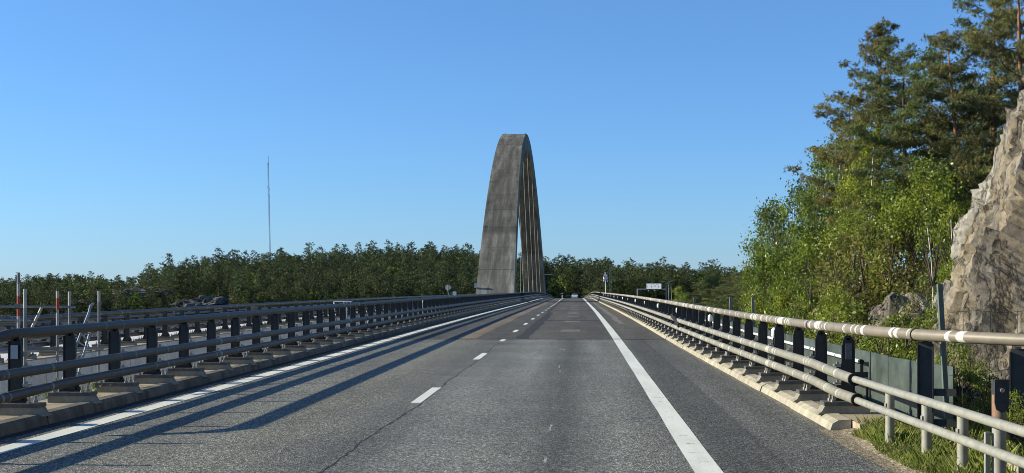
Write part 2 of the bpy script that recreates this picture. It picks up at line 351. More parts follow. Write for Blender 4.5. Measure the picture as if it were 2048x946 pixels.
# marks and repairs in the surface
sheet('sealed_seam', LD+.35, LD+.75, JOINT+.4, 88, .003, M['seal'], road2, jag=.05)
sheet('sealed_seam', LD+.25, LD+.45, 88, 240, .003, M['seal'], road2, jag=.04)
sheet('worn_stripe', -3.95, -3.35, JOINT+.4, 160, .003, M['stripe'], road2, jag=.05)
sheet('worn_stripe', 1.75, 2.05, 60, 160, .003, M['patch'], road2, jag=.06)
for i, yy in enumerate((49.3, 62.5, 74, 84, 97, 110, 123, 137)):
    o = MB(); wdt = .42; o.add([P(yy, -.72+.05*(i % 3), .0032), P(yy, -.72+wdt*1.75, .0032), P(yy+2.2+i*.3, -.66+wdt*1.6, .0032), P(yy+2.2+i*.3, -.70, .0032)], [(0, 1, 2, 3)])
    B('worn_patch', o, M['patch'], road2)
for yy, t in ((52, .5), (64.5, 1.6), (95, 1.2), (118, .8)):
    mb = MB(); mb.add([P(yy, -2.2, .0026), P(yy, 1.0, .0026), P(yy+t, 1.0, .0026), P(yy+t, -2.2, .0026)], [(0, 1, 2, 3)]); B('sealed_band', mb, M['seal'], road2)
sheet('rusty_dirt_streak', lambda y: kr(y)-.24, lambda y: kr(y)-.03, 76, 118, .0035, M['rustdirt'], road2, jag=.07)
sheet('gutter_dirt', lambda y: kr(y)-.07, lambda y: kr(y)+.02, 14, JOINT-.3, .0035, M['patch'], road, jag=.05)
sheet('gutter_dirt', -6.62, -6.45, 5, JOINT-.3, .0035, M['seal'], road, jag=.06)
mb = MB(); pts = []; x = LD+.02       # crack along the lane line
for i in range(340):
    yy = 4+i*.11; x += random.uniform(-.012, .012); x += (LD+.04-x)*.03; wd = random.choice((.006, .010, .015, .004))
    pts.append((yy, x, wd))
vs = []
for yy, x, wd in pts: vs += [P(yy, x-wd, .0024), P(yy, x+wd, .0024)]
mb.add(vs, [(2*i, 2*i+1, 2*i+3, 2*i+2) for i in range(len(pts)-1) if not (19.3 < pts[i][0] < 22.4 or 30.6 < pts[i][0] < 33.7)])
B('pavement_crack', mb, M['seal'], road)
mb = MB()                              # skid and scrape marks in pale paint
for px, py, l, wd in ((1100, 862, .7, .02), (1090, 925, .35, .025), (1118, 736, .9, .018), (1120, 744, .5, .018), (1128, 700, .6, .03), (1122, 700, .6, .02), (562, 872, .25, .008), (664, 822, .3, .008), (745, 784, .5, .01), (793, 756, .6, .01)):
    Z = HC*2640/(py-570); X = (px-1160)*Z/2640
    vs = [];
    for k in range(7): vs += [(X-wd*random.uniform(.2, 1), Z+l*k/6, .0028), (X+wd*random.uniform(.2, 1), Z+l*k/6, .0028)]
    mb.add(vs, [(2*i, 2*i+1, 2*i+3, 2*i+2) for i in range(6)])
B('scrape_marks', mb, M['patch_pale'], road, kind='stuff')

for px0, px1, py, t in ((955, 1042, 686.5, .35), (1150, 1190, 706.5, .25), (1395, 1425, 695, .2), (980, 1010, 690, .15)):
    Z = HC*2640/(py-570); mb = MB(); vs = []
    for k in range(9): xx = (px0+(px1-px0)*k/8-1160)*Z/2640; e = math.sin(math.pi*(k+.3)/8.6)*t*random.uniform(.3, 1); vs += [(xx, Z-e/2, .0027), (xx, Z+e/2, .0027)]
    mb.add(vs, [(2*i, 2*i+2, 2*i+3, 2*i+1) for i in range(8)]); B('tyre_smudge', mb, M['seal'], road)
for yy in (12.9, 13.6, 14.4, 15.2, 17.3, 18.1, 19.6, 20.3, 23.5, 26, 29.5, 34):
    mb = MB(); a = random.uniform(-.1, -.02); b_ = random.uniform(.02, .11); vs = []
    for k in range(6): xx = LR+a+(b_-a)*k/5; t = random.uniform(.006, .022); vs += [P(yy+random.uniform(-.01, .01), xx, .0056), P(yy+t, xx, .0056)]
    mb.add(vs, [(2*i, 2*i+2, 2*i+3, 2*i+1) for i in range(5)]); B('line_crack', mb, M['patch'], road)
# kerbs: edge beam in blocks with open joints
def kerb(side, PF, ys, gap, matl, par):
    for a, b_ in ys:
        mb = MB(); j = random.uniform(-.008, .008)
        if side > 0: poly = [(2.98+j, -.02), (3.02+j, .085), (3.09+j, .125), (3.24+j, .135), (3.24+j, -.02)]
        else: poly = [(-6.60+j, -.02), (-6.62+j, .11), (-6.66+j, .14), (-6.8+j, .145), (-6.8+j, -.02)]
        extr(mb, poly, [a+gap] + [q for q in yrange(a, b_, 2)[1:-1]] + [b_-gap], PF)
        B('kerb_stone', mb, matl, par)
def blocks(a, b_, l):
    o = []; 
    while a < b_-.1: o.append((a, min(b_, a+l))); a += l
    return o
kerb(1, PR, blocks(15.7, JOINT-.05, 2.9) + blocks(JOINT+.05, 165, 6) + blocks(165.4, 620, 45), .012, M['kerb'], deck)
kerb(-1, P, blocks(-6, JOINT-.05, 3.2) + blocks(JOINT+.05, 165, 6) + blocks(165.4, 620, 45), .012, M['kerb_shaded'], deck)
mb = MB(); extr(mb, [(3.25, -.02), (3.25, .12), (3.95, .12), (3.95, -.02)], steps(15.3, 620), PR); B('parapet_beam', mb, M['concrete'], deck)
mb = MB(); extr(mb, [(-6.81, -.02), (-6.81, .13), (-7.5, .13), (-7.5, -.02)], steps(-6, 620), P); B('parapet_beam', mb, M['concrete'], deck)

# second carriageway
deck2 = MB(); extr(deck2, [(-13.05, -.12), (-13.05, -1.9), (-14, -2.1), (-15.5, -4), (-21, -4.6), (-23, -2.6), (-24.5, -2.4), (-24.5, -.88)], steps(14, Y_END), cap=True)
deck2 = B('neighbour_bridge_deck', deck2, M['fascia'], kind='structure')
mb = MB(); ys = steps(-30, 900); vs = []
for y in ys: vs += [P(y, -24.0, -.87), P(y, -13.6, -.19)]
mb.add(vs, [(2*i, 2*i+1, 2*i+3, 2*i+2) for i in range(len(ys)-1)]); B('neighbour_road', mb, M['asphalt_far'], kind='structure')
mb = MB(); extr(mb, [(-13.0, -.25), (-13.0, -.03), (-13.62, -.06), (-13.62, -.25)], steps(14, 620)); B('parapet_beam', mb, M['concrete'], deck2)
for k in range(60):                    # fascia panels, butted with open joints
    a = 14+k*3.0
    mb = MB(); extr(mb, [(-12.94, -1.75), (-12.94, -.055), (-13.045, -.055), (-13.045, -1.75)], [a+.015, a+2.985]); B('fascia_panel', mb, M['fascia'], deck2)
mb = MB(); extr(mb, [(-13.1, -.5), (-13.1, -9), (-26, -9), (-24.6, -1)], steps(-30, 14)); B('neighbour_embankment', mb, M['soil'], kind='structure')
mb = MB(); extr(mb, [(-13.0, -1.0), (-13.0, -8), (-7.6, -8), (-7.6, -1.2)], steps(-30, 18)); B('median_ground', mb, M['soil'], kind='structure')

# ------------------------------------------------------------------ bridge parapets
def post_mesh(mir):
    s = -1 if mir else 1; mb = MB()
    def bx(x0, x1, *a, mi=0): mb.box(min(s*x0, s*x1), max(s*x0, s*x1), *a, mi)
    mb.prism([(s*-.07, .30), (s*.07, .30), (s*.07, 1.02), (s*.045, 1.09), (s*-.04, 1.09), (s*-.07, 1.03)], -.012, .012, 'y', 0)
    bx(-.082, -.0702, -.032, .032, .30, 1.04)
    bx(.0702, .084, -.026, .026, .30, .98)
    mb.prism([(s*-.16, .272), (s*.16, .272), (s*.085, .42), (s*-.085, .42)], .0125, .024, 'y', 0)
    for h in (.67, .44):
        bx(.085, .15, -.045, .045, h-.035, h+.035)
        bx(.10, .18, -.05, .05, h+.048, h+.07, mi=1)
        bx(.115, .145, -.015, .015, h+.0705, h+.10, mi=1)
    bx(-.035, .035, -.03, .03, 1.0905, 1.10)
    bx(-.02, .02, -.012, .012, 1.04, 1.065, mi=1)
    return mb.mesh('post', [M['steel_dark'], M['bolt']])
def plinth_mesh(mir):
    s = -1 if mir else 1; mb = MB()
    mb.prism([(s*-.25, .115), (s*.41, .115), (s*.355, .15), (s*.315, .222), (s*-.25, .222)], -.135, .135, 'y', 0)
    return mb.mesh('plinth', [M['plinth']])
def plate_mesh(mir):
    s = -1 if mir else 1; mb = MB()
    mb.box(min(s*-.24, s*.325), max(s*-.24, s*.325), -.145, .145, .2225, .27, 0)
    for x in (-.17, .21):
        for y_ in (-.1, .1):
            mb.tube([(s*x, y_, .27), (s*x, y_, .30)], .028, 6, 1, True, False); mb.tube([(s*x, y_, .30), (s*x, y_, .35)], .014, 6, 1, True, False)
    return mb.mesh('base_plate', [M['steel_plate'], M['bolt']])
PM = {k: (post_mesh(k), plinth_mesh(k), plate_mesh(k)) for k in (False, True)}
def joined(me, places):
    nv = len(me.vertices); co = np.empty(nv*3); me.vertices.foreach_get('co', co); co = co.reshape(-1, 3)
    fs = [tuple(p.vertices) for p in me.polygons]; mi = [p.material_index for p in me.polygons]
    V = []; F = []; MI = []
    for i, (x, y, z) in enumerate(places):
        V.append(co+np.array([x, y, z])); F += [tuple(j+i*nv for j in f) for f in fs]; MI += mi
    m2 = bpy.data.meshes.new(me.name); m2.from_pydata(np.concatenate(V).tolist(), [], F)
    for q in me.materials: m2.materials.append(q)
    m2.polygons.foreach_set('material_index', MI); m2.update(); return m2
def rail_part(name, PF, pts, r, m, parent, n=10, dy=2.0):
    """pts: list of (y, lat, h)"""
    ys = []
    for (a, b_) in zip(pts[:-1], pts[1:]):
        ys += yrange(min(a[0], b_[0]), max(a[0], b_[0]), dy)[:-1]
    ys.append(max(p[0] for p in pts)); ys = sorted(set(ys))
    A = np.array(sorted(pts)); P3 = [PF(y, float(np.interp(y, A[:, 0], A[:, 1])), float(np.interp(y, A[:, 0], A[:, 2]))) for y in ys]
    mb = MB(); mb.tube(P3, r, n); return B(name, mb, m, parent)
def parapet(label, PF, lat, mir, hoff, y0, sp, n_ind, n_pl, y1, tops, mids, lows, mt, mm, grp):
    root = empty('bridge_parapet', (0, 0, 0), label, 'guard rail', grp)
    rs = -1 if mir else 1
    rail_part('top_rail', PF, tops, .066, mt, root, 12)
    rail_part('middle_rail', PF, mids, .062, mm, root, 10)
    rail_part('lower_rail', PF, lows, .062, mm, root, 10)
    pl = []; y = y0
    while y < y1: pl.append(PF(y, lat, hoff)); y += sp
    po, pi, pb = PM[mir]
    for i, q in enumerate(pl):
        if i < n_ind: put('post', po, root, q)
        if i < n_pl: put('plinth', pi, root, q); put('base_plate', pb, root, q)
    if pl[n_ind:]:
        put('post', joined(po, pl[n_ind:]), root, kind='stuff')
    put('plinth', joined(pi, pl[n_pl:]), root, kind='stuff'); put('base_plate', joined(pb, pl[n_pl:]), root, kind='stuff')
    return root, pl
LT = [(15.3, -7.22, .72), (15.75, -7.12, 1.05), (16.2, -7.02, 1.13), (17, -7, 1.13), (620, -7, 1.13)]
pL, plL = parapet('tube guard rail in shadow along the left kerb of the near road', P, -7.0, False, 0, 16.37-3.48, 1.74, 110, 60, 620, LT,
    [(6, -6.8, .67), (620, -6.8, .67)], [(6, -6.8, .36), (14.5, -6.8, .38), (17.5, -6.8, .44), (620, -6.8, .44)], M['rail_shaded'], M['rail_shaded'], None)
RT = [(12.2, 6.1, 1.17), (13.0, 5.05, 1.17), (13.6, 4.52, 1.17), (14.6, 3.80, 1.18), (15.6, 3.52, 1.185), (16.6, 3.42, 1.18), (20, 3.40, 1.15), (26, 3.39, 1.13), (620, 3.39, 1.13)]
pR, plR = parapet('sunlit tube guard rail with peeling top tube along the right kerb', PR, 3.39, True, 0, 16.65, 1.80, 110, 60, 620, RT,
    [(15.02, 3.12, .66), (16.4, 3.15, .66), (18, 3.19, .67), (620, 3.19, .67)], [(14.9, 3.13, .44), (16.2, 3.17, .415), (18, 3.19, .44), (620, 3.19, .44)], M['rail_top'], M['rail_mid'], None)
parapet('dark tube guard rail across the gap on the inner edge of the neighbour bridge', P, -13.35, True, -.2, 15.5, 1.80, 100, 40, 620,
    [(14, -13.35, .93), (620, -13.35, .93)], [(14, -13.55, .47), (620, -13.55, .47)], [(14, -13.55, .24), (620, -13.55, .24)], M['rail_shaded'], M['rail_shaded'], None)
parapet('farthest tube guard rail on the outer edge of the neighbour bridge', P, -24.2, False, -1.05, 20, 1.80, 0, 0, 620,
    [(14, -24.2, .08), (620, -24.2, .08)], [(14, -24.0, -.38), (620, -24.0, -.38)], [(14, -24.0, -.61), (620, -24.0, -.61)], M['rail_shaded'], M['rail_shaded'], None)
# collars on the tubes
def ring(PF, y, lat, h, r, m, parent, l=.03):
    mb = MB(); mb.tube([PF(y-l, lat, h), PF(y+l, lat, h)], r, 12); B('collar', mb, m, parent)
ring(PR, 14.75, 3.76, 1.18, .073, M['black'], pR, .02)
for yy in (19.3, 33, 41.9, 66, 96): ring(PR, yy, 3.39, 1.15 if yy < 25 else 1.13, .072, M['rail_mid'], pR)
for yy in (41.9, 165): ring(PR, yy, 3.19, .67, .07, M['steel_dark'], pR); ring(PR, yy, 3.19, .44, .07, M['steel_dark'], pR)
for yy in (41.9, 165): ring(P, yy, -6.8, .67, .07, M['steel_dark'], pL); ring(P, yy, -6.8, .44, .07, M['steel_dark'], pL); ring(P, yy, -7, 1.13, .075, M['steel_dark'], pL)
ring(PR, 15.0, 3.12, .66, .074, M['black'], pR, .02); ring(PR, 14.88, 3.13, .44, .074, M['black'], pR, .02)
mb = MB(); mb.tube([PR(165.2, 3.2, -.05), PR(165.2, 3.2, 1.5)], .05, 6); B('joint_cover', mb, M['steel_dark'], pR)
mb = MB(); mb.box(-.02, .02, -.004, .004, 0, .12)
st = MB(); st.box(-.045, .045, -.003, .003, 0, .17)
q = plL[2]; B('sticker', st, M['sticker'], pL, loc=(q[0]+.0, q[1]-.036, .82))
st = MB(); st.box(-.04, .04, -.003, .003, 0, .2)
q = plR[0]; B('sticker', st, M['sticker_grey'], pR, loc=(q[0]+.0, q[1]-.036, .80))
# marker lamps hung on the right parapet
lm = MB(); lm.tube([(0, 0, -.09), (0, 0, -.06), (0, 0, .05), (0, 0, .085)], [.02, .055, .055, .02], 10, 0); lm.box(-.02, .05, .04, .07, -.22, .06, 1)
lm.tube([(.02, .03, -.08), (.03, .05, -.3), (0.0, .04, -.5)], .012, 6, 2)
lme = lm.mesh('marker_lamp', [M['white'], M['steel_dark'], M['black']])
for k in range(14):
    yy = 22.35+k*9.9; q = PR(yy, 3.36, .93); put('marker_lamp', lme, pR, q)
# hoses at the joint
mb = MB()
for dx in (0, .07):
    mb.tube([PR(44.5, 3.50, .62+dx), PR(43.2, 3.3, .72+dx), PR(41.5, 3.13, .74+dx), PR(40, 3.10, .66+dx), PR(39, 3.14, .5+dx)], .03, 8)
B('hose', mb, M['black'], pR)

# near-end approach barrier: two slim tubes on round posts
root = empty('roadside_barrier', (3.2, 12, 0), 'pale two-tube barrier on round posts over the grass verge', 'guard rail')
def rel(o, ro):
    o.parent = ro; o.matrix_parent_inverse = ro.matrix_world.inverted(); return o
def Bc(name, mb, m, ro, **kw):
    o = B(name, mb, m, None, **kw); o.parent = ro; o.location = (o.location[0]-ro.location[0], o.location[1]-ro.location[1], o.location[2]-ro.location[2]); return o
def nearrail(h, r):
    pts = [(3.12, 15.1, h), (3.15, 13.5, h), (3.2, 11.5, h), (3.27, 9.6, h-.01), (3.38, 7.5, h-.02), (3.5, 5.5, h-.02), (3.6, 3, h-.02)]
    mb = MB(); mb.tube(pts, r, 12); return mb
Bc('tube_rail', nearrail(.665, .041), M['tube_new'], root); Bc('tube_rail', nearrail(.435, .041), M['tube_new'], root)
for (x, y) in ((3.24, 13.8), (3.27, 12.45), (3.29, 11.35), (3.36, 9.0), (3.45, 7.3)):
    mb = MB(); mb.tube([(0, 0, -.2), (0, 0, .62)], .048, 12, 0); mb.box(-.052, -.035, -.03, .03, .38, .50, 0); Bc('post', mb, [M['tube_new']], root, loc=(x, y, 0))
# strip standing beside the tall post
tp = empty('barrier_end_post', (3.35, 10.55, 0), 'tall rusty steel post with dark bolted head plate behind the verge rails', 'post')
mb = MB(); mb.tube([(0, 0, -.2), (0, 0, .78)], .056, 16, 0); B('shaft', mb, [M['tube_new']], tp)
mb = MB(); mb.tube([(0, 0, .60), (0, 0, .86)], .0575, 16, 0); B('rusty_collar', mb, [M['rust']], tp)
mb = MB(); mb.prism([(-.058, .80), (-.045, .745), (0, .72), (.045, .745), (.058, .80), (.058, .985), (-.058, .985)], -.075, -.06, 'y', 0); mb.box(-.05, .05, -.0595, .04, .861, .97, 0)
pl_ = B('head_plate', mb, [M['steel_dark']], tp)
mb = MB(); mb.tube([(0, -.092, .9), (0, -.0755, .9)], .018, 8, 0); B('bolt', mb, [M['bolt']], pl_)
mb = MB(); mb.box(-.115, -.075, -.02, .02, -.2, .56); B('side_strip', mb, M['tube_new'], tp)

# bigger dark post at the flared end, and its neighbour at the picture edge
def big_post(x, y, h, label):
    t = empty('parapet_end_post', (x, y, 0), label, 'post', None, (0, 0, math.radians(-20)))
    mb = MB(); mb.box(-.075, .075, -.012, .012, .03, h); 
    mb.box(-.087, -.0755, -.055, -.012, .03, h-.03); mb.box(-.087, -.0755, .012, .055, .03, h-.03)
    for z in (.06, .42, .47, h-.1): mb.box(-.0868, -.0757, -.0119, .0119, z, z+.04)
    mb.box(.0755, .09, -.05, .05, .03, h-.02); mb.box(-.03, .03, -.03, .03, h+.0005, h+.02); B('web', mb, M['steel_dark'], t)
    mb = MB(); mb.box(-.15, .2, -.12, .12, -.02, .028); B('base_plate', mb, M['steel_plate'], t)
    for a in (-.1, .15):
        mb = MB(); mb.tube([(a, -.08, .029), (a, -.08, .10)], .02, 6, 0, True, False); B('bolt', mb, M['bolt'], t)
    return t
bp = big_post(3.86, 14.75, 1.10, 'dark slotted steel post carrying the flared end of the top tube')
mb = MB(); mb.box(.091, .33, -.01, .03, .50, .58); B('bracket', mb, M['steel_dark'], bp)
mb = MB(); mb.box(.091, .33, -.01, .03, .16, .24); B('bracket', mb, M['steel_dark'], bp)
big_post(4.50, 13.55, 1.08, 'dark steel post at the right edge of the picture')
# tall fence posts along the outer edge of the deck
def fpost(x, y, z0, h, wd, label, lean, matl):
    mb = MB(); mb.box(-wd/2, wd/2, -wd*.12, wd*.12, 0, h); mb.box(-wd/2, -wd*.36, -wd*.5, -wd*.125, 0, h); mb.box(-wd/2, -wd*.36, wd*.125, wd*.5, 0, h)
    o = B('fence_post', mb, matl, None, loc=(x, y, z0), label=label, category='fence post', group='tall posts outside the right parapet'); o.rotation_euler = (0, lean, 0); return o
fpost(4.24, 15.15, -.25, 2.0, .062, 'leaning green steel post against the rock face, nearest of the tall fence posts', -.055, M['green_steel'])
for (X, y, top, lb) in ((4.55, 34.5, 1.42, 'pale slim fence post in front of the leafy bushes, second nearest'), (4.55, 39.6, 1.38, 'pale slim fence post before the brown pinewood, third nearest'), (4.5, 51.5, 1.24, 'pale slim fence post farthest along beyond the right parapet')):
    fpost(X, y, 0, top, .07, lb, LEAN, M['tube_new'])
# outer screen of green sheets with a white handrail
scr = empty('edge_screen', (4.25, 20, 0), 'green sheet screen with white handrail outside the right parapet', 'screen')
def scp(y): return float(np.interp(y, [15.2, 16.2, 18, 100], [4.32, 4.12, 4.05, 4.02]))
segs = [(15.25, 17.4)] + [(17.42+k*2.5, 17.42+k*2.5+2.47) for k in range(26)]
for (a, b_) in segs:
    mb = MB(); s_ = lambda y: float(np.interp(y, gy, _s))*.6
    pa = [(scp(a)-s_(a), a), (scp(b_)-s_(b_), b_)]
    h0, h1 = (.79, .79) if a < 17.4 else (.80, .80)
    vs = []
    for (x, y), h in zip(pa, (h0, h1)): vs += [(x, y, -.35-d(y)), (x+.02, y+.012, -.35-d(y)), (x+.02, y+.012, h-d(y)), (x, y, h-d(y))]
    mb.add(vs, [(0, 1, 2, 3), (4, 7, 6, 5), (0, 4, 5, 1), (1, 5, 6, 2), (2, 6, 7, 3), (3, 7, 4, 0)])
    Bc('sheet', mb, M['green_glass'], scr)
mb = MB(); mb.tube([(x, y, .66-d(y)) for x, y in [(scp(y)-.1-s_(y), y) for y in np.arange(18.6, 80, 2.0)]], .026, 8, 0)
mb.tube([(scp(18.5)-.1, 18.5, .66), (scp(18.6)-.1, 18.6, .66)], .034, 10, 1); Bc('handrail', mb, [M['white'], M['black']], scr)
for k in range(14):
    y = 18.45+k*3.6; x = scp(y)-s_(y)
    mb = MB(); mb.box(-.45, -.012, -.02, .02, .44, .52); mb.box(-.12, -.08, -.02, .02, .521, .63); mb.box(-.04, -.01, -.03, .03, -.1, .43); Bc('bracket', mb, M['steel_dark'], scr, loc=(x, y, -d(y)))
# wire mesh across the rock
wf = empty('wire_fence', (6, 20, 0), 'thin sagging wire fence strung in front of the rock face', 'fence')
mb = MB()
for h in (.35, .7, 1.05, 1.4):
    mb.tube([(4.25+i*.32, 15.2+.3*math.sin(i*.4)-.1*i, h+.03*math.sin(i*1.7+h*5)+.02*i) for i in range(10)], .0035, 4, 0, False)
Bc('horizontal_wires', mb, M['steel_dark'], wf)
mb = MB()
for i in range(11): mb.tube([(4.4+i*.28, 15.2-.09*i, .1), (4.42+i*.28, 15.2-.09*i, 1.42+.02*i)], .003, 4, 0, False)
Bc('vertical_wires', mb, M['steel_dark'], wf)

# ------------------------------------------------------------------ arch
ZC, YC, AA = 27.75, 233.0, .00509
arch = empty('bridge_arch', (-10.3, 160, 0), 'tall weathered concrete arch rising between the two carriageways', 'bridge arch')
def arch_pt(u): return YC+u, ZC-AA*u*u
def arch_sec(u):
    y, z = arch_pt(u); s_ = -2*AA*u; L = math.hypot(1, s_); ny, nz = -s_/L, 1/L        # outward normal
    k = min(1.3, abs(u)/73); wd = 3.75+.92*k*k if k <= 1 else 4.67+1.5*(k-1); th = 2.35+1.45*k
    cx = -10.3 + LEAN*max(z, -5)
    iy, iz = y-ny*th, z-nz*th
    return [(cx-wd/2, y, z), (cx+wd/2, y, z), (cx+wd/2, iy, iz), (cx-wd/2, iy, iz)]
us = list(np.arange(-129, 129.1, 2.15)); per = 2
us = us[:len(us)//2*2+1]
for i in range(0, len(us)-1, per):
    a = us[i]; b_ = us[min(i+per, len(us)-1)]; e = .02
    ks = [a+e, (a+b_)/2, b_-e]; mb = MB(); vs = []
    for u in ks: vs += arch_sec(u)
    fs = [(j*4+k, j*4+(k+1) % 4, (j+1)*4+(k+1) % 4, (j+1)*4+k) for j in range(2) for k in range(4)] + [(0, 1, 2, 3), (11, 10, 9, 8)]
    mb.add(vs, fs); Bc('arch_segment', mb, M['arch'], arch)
mb = MB()
for i in range(0, len(us)-1, 1):       # core inside the segments closes the joints
    vs = []
    for u in (us[i], us[i+1]):
        s4 = [Vector(q) for q in arch_sec(u)]; ctr = sum(s4, Vector())/4; vs += [ctr+(q-ctr)*.985 for q in s4]
    mb.add(vs, [(k, (k+1) % 4, (k+1) % 4+4, k+4) for k in range(4)])
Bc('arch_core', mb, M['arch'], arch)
mb = MB()                               # anchor plates on the front face
for k, u in enumerate(np.arange(-60, -8, 6.2)):
    for sx_ in (-1, 1):
        q = arch_sec(u); p = Vector(q[0 if sx_ < 0 else 1]); mb.box(p.x-sx_*.18-.07, p.x-sx_*.18+.07, p.y-.14, p.y-.02, p.z-.03, p.z+.1)
Bc('anchor_plates', mb, M['kerb'], arch, kind='stuff')
mb = MB(); mb.box(-.17, .17, -.2, .1, 0, .55); q = arch_sec(-71)[0]; B('switch_box', mb, M['scafpale'], None, loc=(q[0]-.05, q[1]-1.0, q[2]-.7), label='small white box on the left foot of the arch', category='box')
# cross beams under both decks and the hangers
for i, yy in enumerate((172, 194, 213, 232, 254, 276)):
    z = ZC-AA*(yy-YC)**2
    for sx_, xx in ((1, -8.15), (-1, -12.45)):
        mb = MB(); zt = z-2.1
        xt = -10.3+LEAN*z + sx_*(1.6); xb = xx
        mb.tube([(xb, yy, -1.2), (xt, yy, zt)], .036, 6); mb.tube([(xb, yy, -1.2), (xb+(xt-xb)*.14, yy, -1.2+(zt+1.2)*.14)], .06, 6)
        B('hanger', mb, M['cable'], None, label='pale steel hanger rope, %s side, %s from the near foot of the arch' % ('right' if sx_ > 0 else 'left', ('first', 'second', 'third', 'fourth', 'fifth', 'sixth')[i]), category='cable', group='hanger ropes of the arch')
    mb = MB(); mb.box(-26, 4, -.9, .9, -4.6, -3.45); o = B('cross_beam', mb, M['fascia'], deck, loc=(0, yy, -d(yy)-.15))

# ------------------------------------------------------------------ water, hills
mb = MB(); mb.add([(-6000, -3000, -62), (6000, -3000, -62), (6000, 9000, -62), (-6000, 9000, -62)], [(0, 1, 2, 3)]); B('water', mb, M['water'], kind='structure')
def lerp(x, xs, ys): return float(np.interp(x, xs, ys))
# treeline of the far ridge: image x -> y of the tree tops
TLX = [-300, 0, 120, 230, 330, 440, 520, 560, 640, 760, 900, 960, 1090, 1200, 1300, 1400, 1560, 2300]
TLY = [575, 560, 550, 545, 533, 520, 517, 514, 506, 503, 500, 505, 521, 531, 540, 549, 552, 560]
def rough(x, y, s, seed=0.0): return noise.fractal(Vector((x/s, y/s, seed)), 1.0, 2.0, 5)
def far_z(X, Y):
    px = 1160+2640*X/Y
    R = 760.0
    top = HC+(570-lerp(px, TLX, TLY))*R/2640 - 12.6
    front = -13.0 if X < -8 else -10.5
    t = (Y-560)/(R-560)
    z = front+(top-front)*max(0, min(1, t))**.85 if t > 0 else front - (560-Y)*1.25*(1 if X < 5 else .5)
    if Y > R: z = top - (Y-R)*.05
    z += 1.6*rough(X, Y, 45)
    xr = -8-c(Y); dist = abs(X-xr)
    if Y < 665:
        k = max(0, 1-max(0, dist-14)/14)*max(0, min(1, (665-Y)/25)); z = z*(1-k)+(-d(Y)-.8)*k
    if X > 10 and Y < 620 and Y > 430:   # toll plateau
        z = max(z, min(-5.0, -5-(25-X)*.0)) if 22 < X < 60 else z
    return max(z, -66)
mb = MB(); xs = np.concatenate([np.arange(-520, -60, 12), np.arange(-60, 80, 6), np.arange(80, 700, 14)]); ys = np.concatenate([np.arange(470, 800, 9), np.arange(800, 1500, 60)])
vs = [(float(x), float(y), far_z(x, y)) for y in ys for x in xs]; nx = len(xs)
mb.add(vs, [(j*nx+i, j*nx+i+1, (j+1)*nx+i+1, (j+1)*nx+i) for j in range(len(ys)-1) for i in range(nx-1)], 0, True)
far_hill = B('far_hill', mb, M['far_ground'], kind='structure')
# near hillside on the right
def near_z(X, Y):
    base = lerp(X, [-20, 2, 4, 7, 10, 14, 20, 30, 60], [-26, -8, -5, -2.3, .1, 1.7, 4.2, 8, 14])
    fall = lerp(Y, [0, 14, 22, 40, 70, 110, 160, 210, 260], [5.5, 3.2, 1.0, 0, -.8, -4.5, -9, -26, -70])
    if Y < 24: base = max(base, lerp(Y, [10, 16, 24], [-.12, -.12, -3]) if X < 9 else -3); 
    z = base + (fall if X > 7.5 or Y > 24 else 0)
    return z + .5*rough(X, Y, 7, 3.0)*(1 if Y > 25 else .25)
mb = MB(); xs = np.concatenate([np.arange(-30, 4.4, 3), np.arange(4.4, 20, 1.0), np.arange(20, 130, 6)]); ys = np.concatenate([np.arange(-30, 12, 6), np.arange(12, 60, 1.5), np.arange(60, 270, 6)])
def nz(x, y):
    z = near_z(x, y)
    if x < 4.6: z = min(z, -9.2) if y < 15 else min(z, -6)
    return z
vs = [(float(x), float(y), nz(x, y)) for y in ys for x in xs]; nx = len(xs)
mb.add(vs, [(j*nx+i, j*nx+i+1, (j+1)*nx+i+1, (j+1)*nx+i) for j in range(len(ys)-1) for i in range(nx-1)], 0, True)
B('near_hillside', mb, M['soil'], kind='structure')
# grass verge ground
mb = MB(); vs = []; yy = list(np.arange(1.0, 16.3, .5))
for y in yy:
    for x, h in ((2.96+.0, -.01), (3.12, .03), (3.3, .07), (3.7, .06), (4.4, -.05), (6.5, -.1)):
        e = 1 if y < 15.6 else .3
        vs.append((x+.03*math.sin(y*3), y, h*e + .015*rough(x, y, .3)))
mb.add(vs, [(j*6+i, j*6+i+1, (j+1)*6+i+1, (j+1)*6+i) for j in range(len(yy)-1) for i in range(5)], 0, True)
verge = B('verge', mb, M['gravel'], kind='structure')
sheet('gravel_edge', 2.86, 3.06, 2, 15.8, .006, M['gravel'], verge, jag=.04)
# concrete slab edge and blocks behind the rails
mb = MB(); mb.box(3.9, 5.6, 10.4, 12.4, -.25, .02); B('concrete_slab', mb, M['concrete'], None, label='low concrete slab behind the verge grass at the lower right', category='slab')
mb = MB(); mb.prism([(3.62, .0), (3.86, .0), (3.86, .24), (3.62, .24)], 10.9, 11.3, 'y'); B('concrete_block', mb, M['kerb'], None, label='small pale concrete block beside the tall rusty post', category='block')

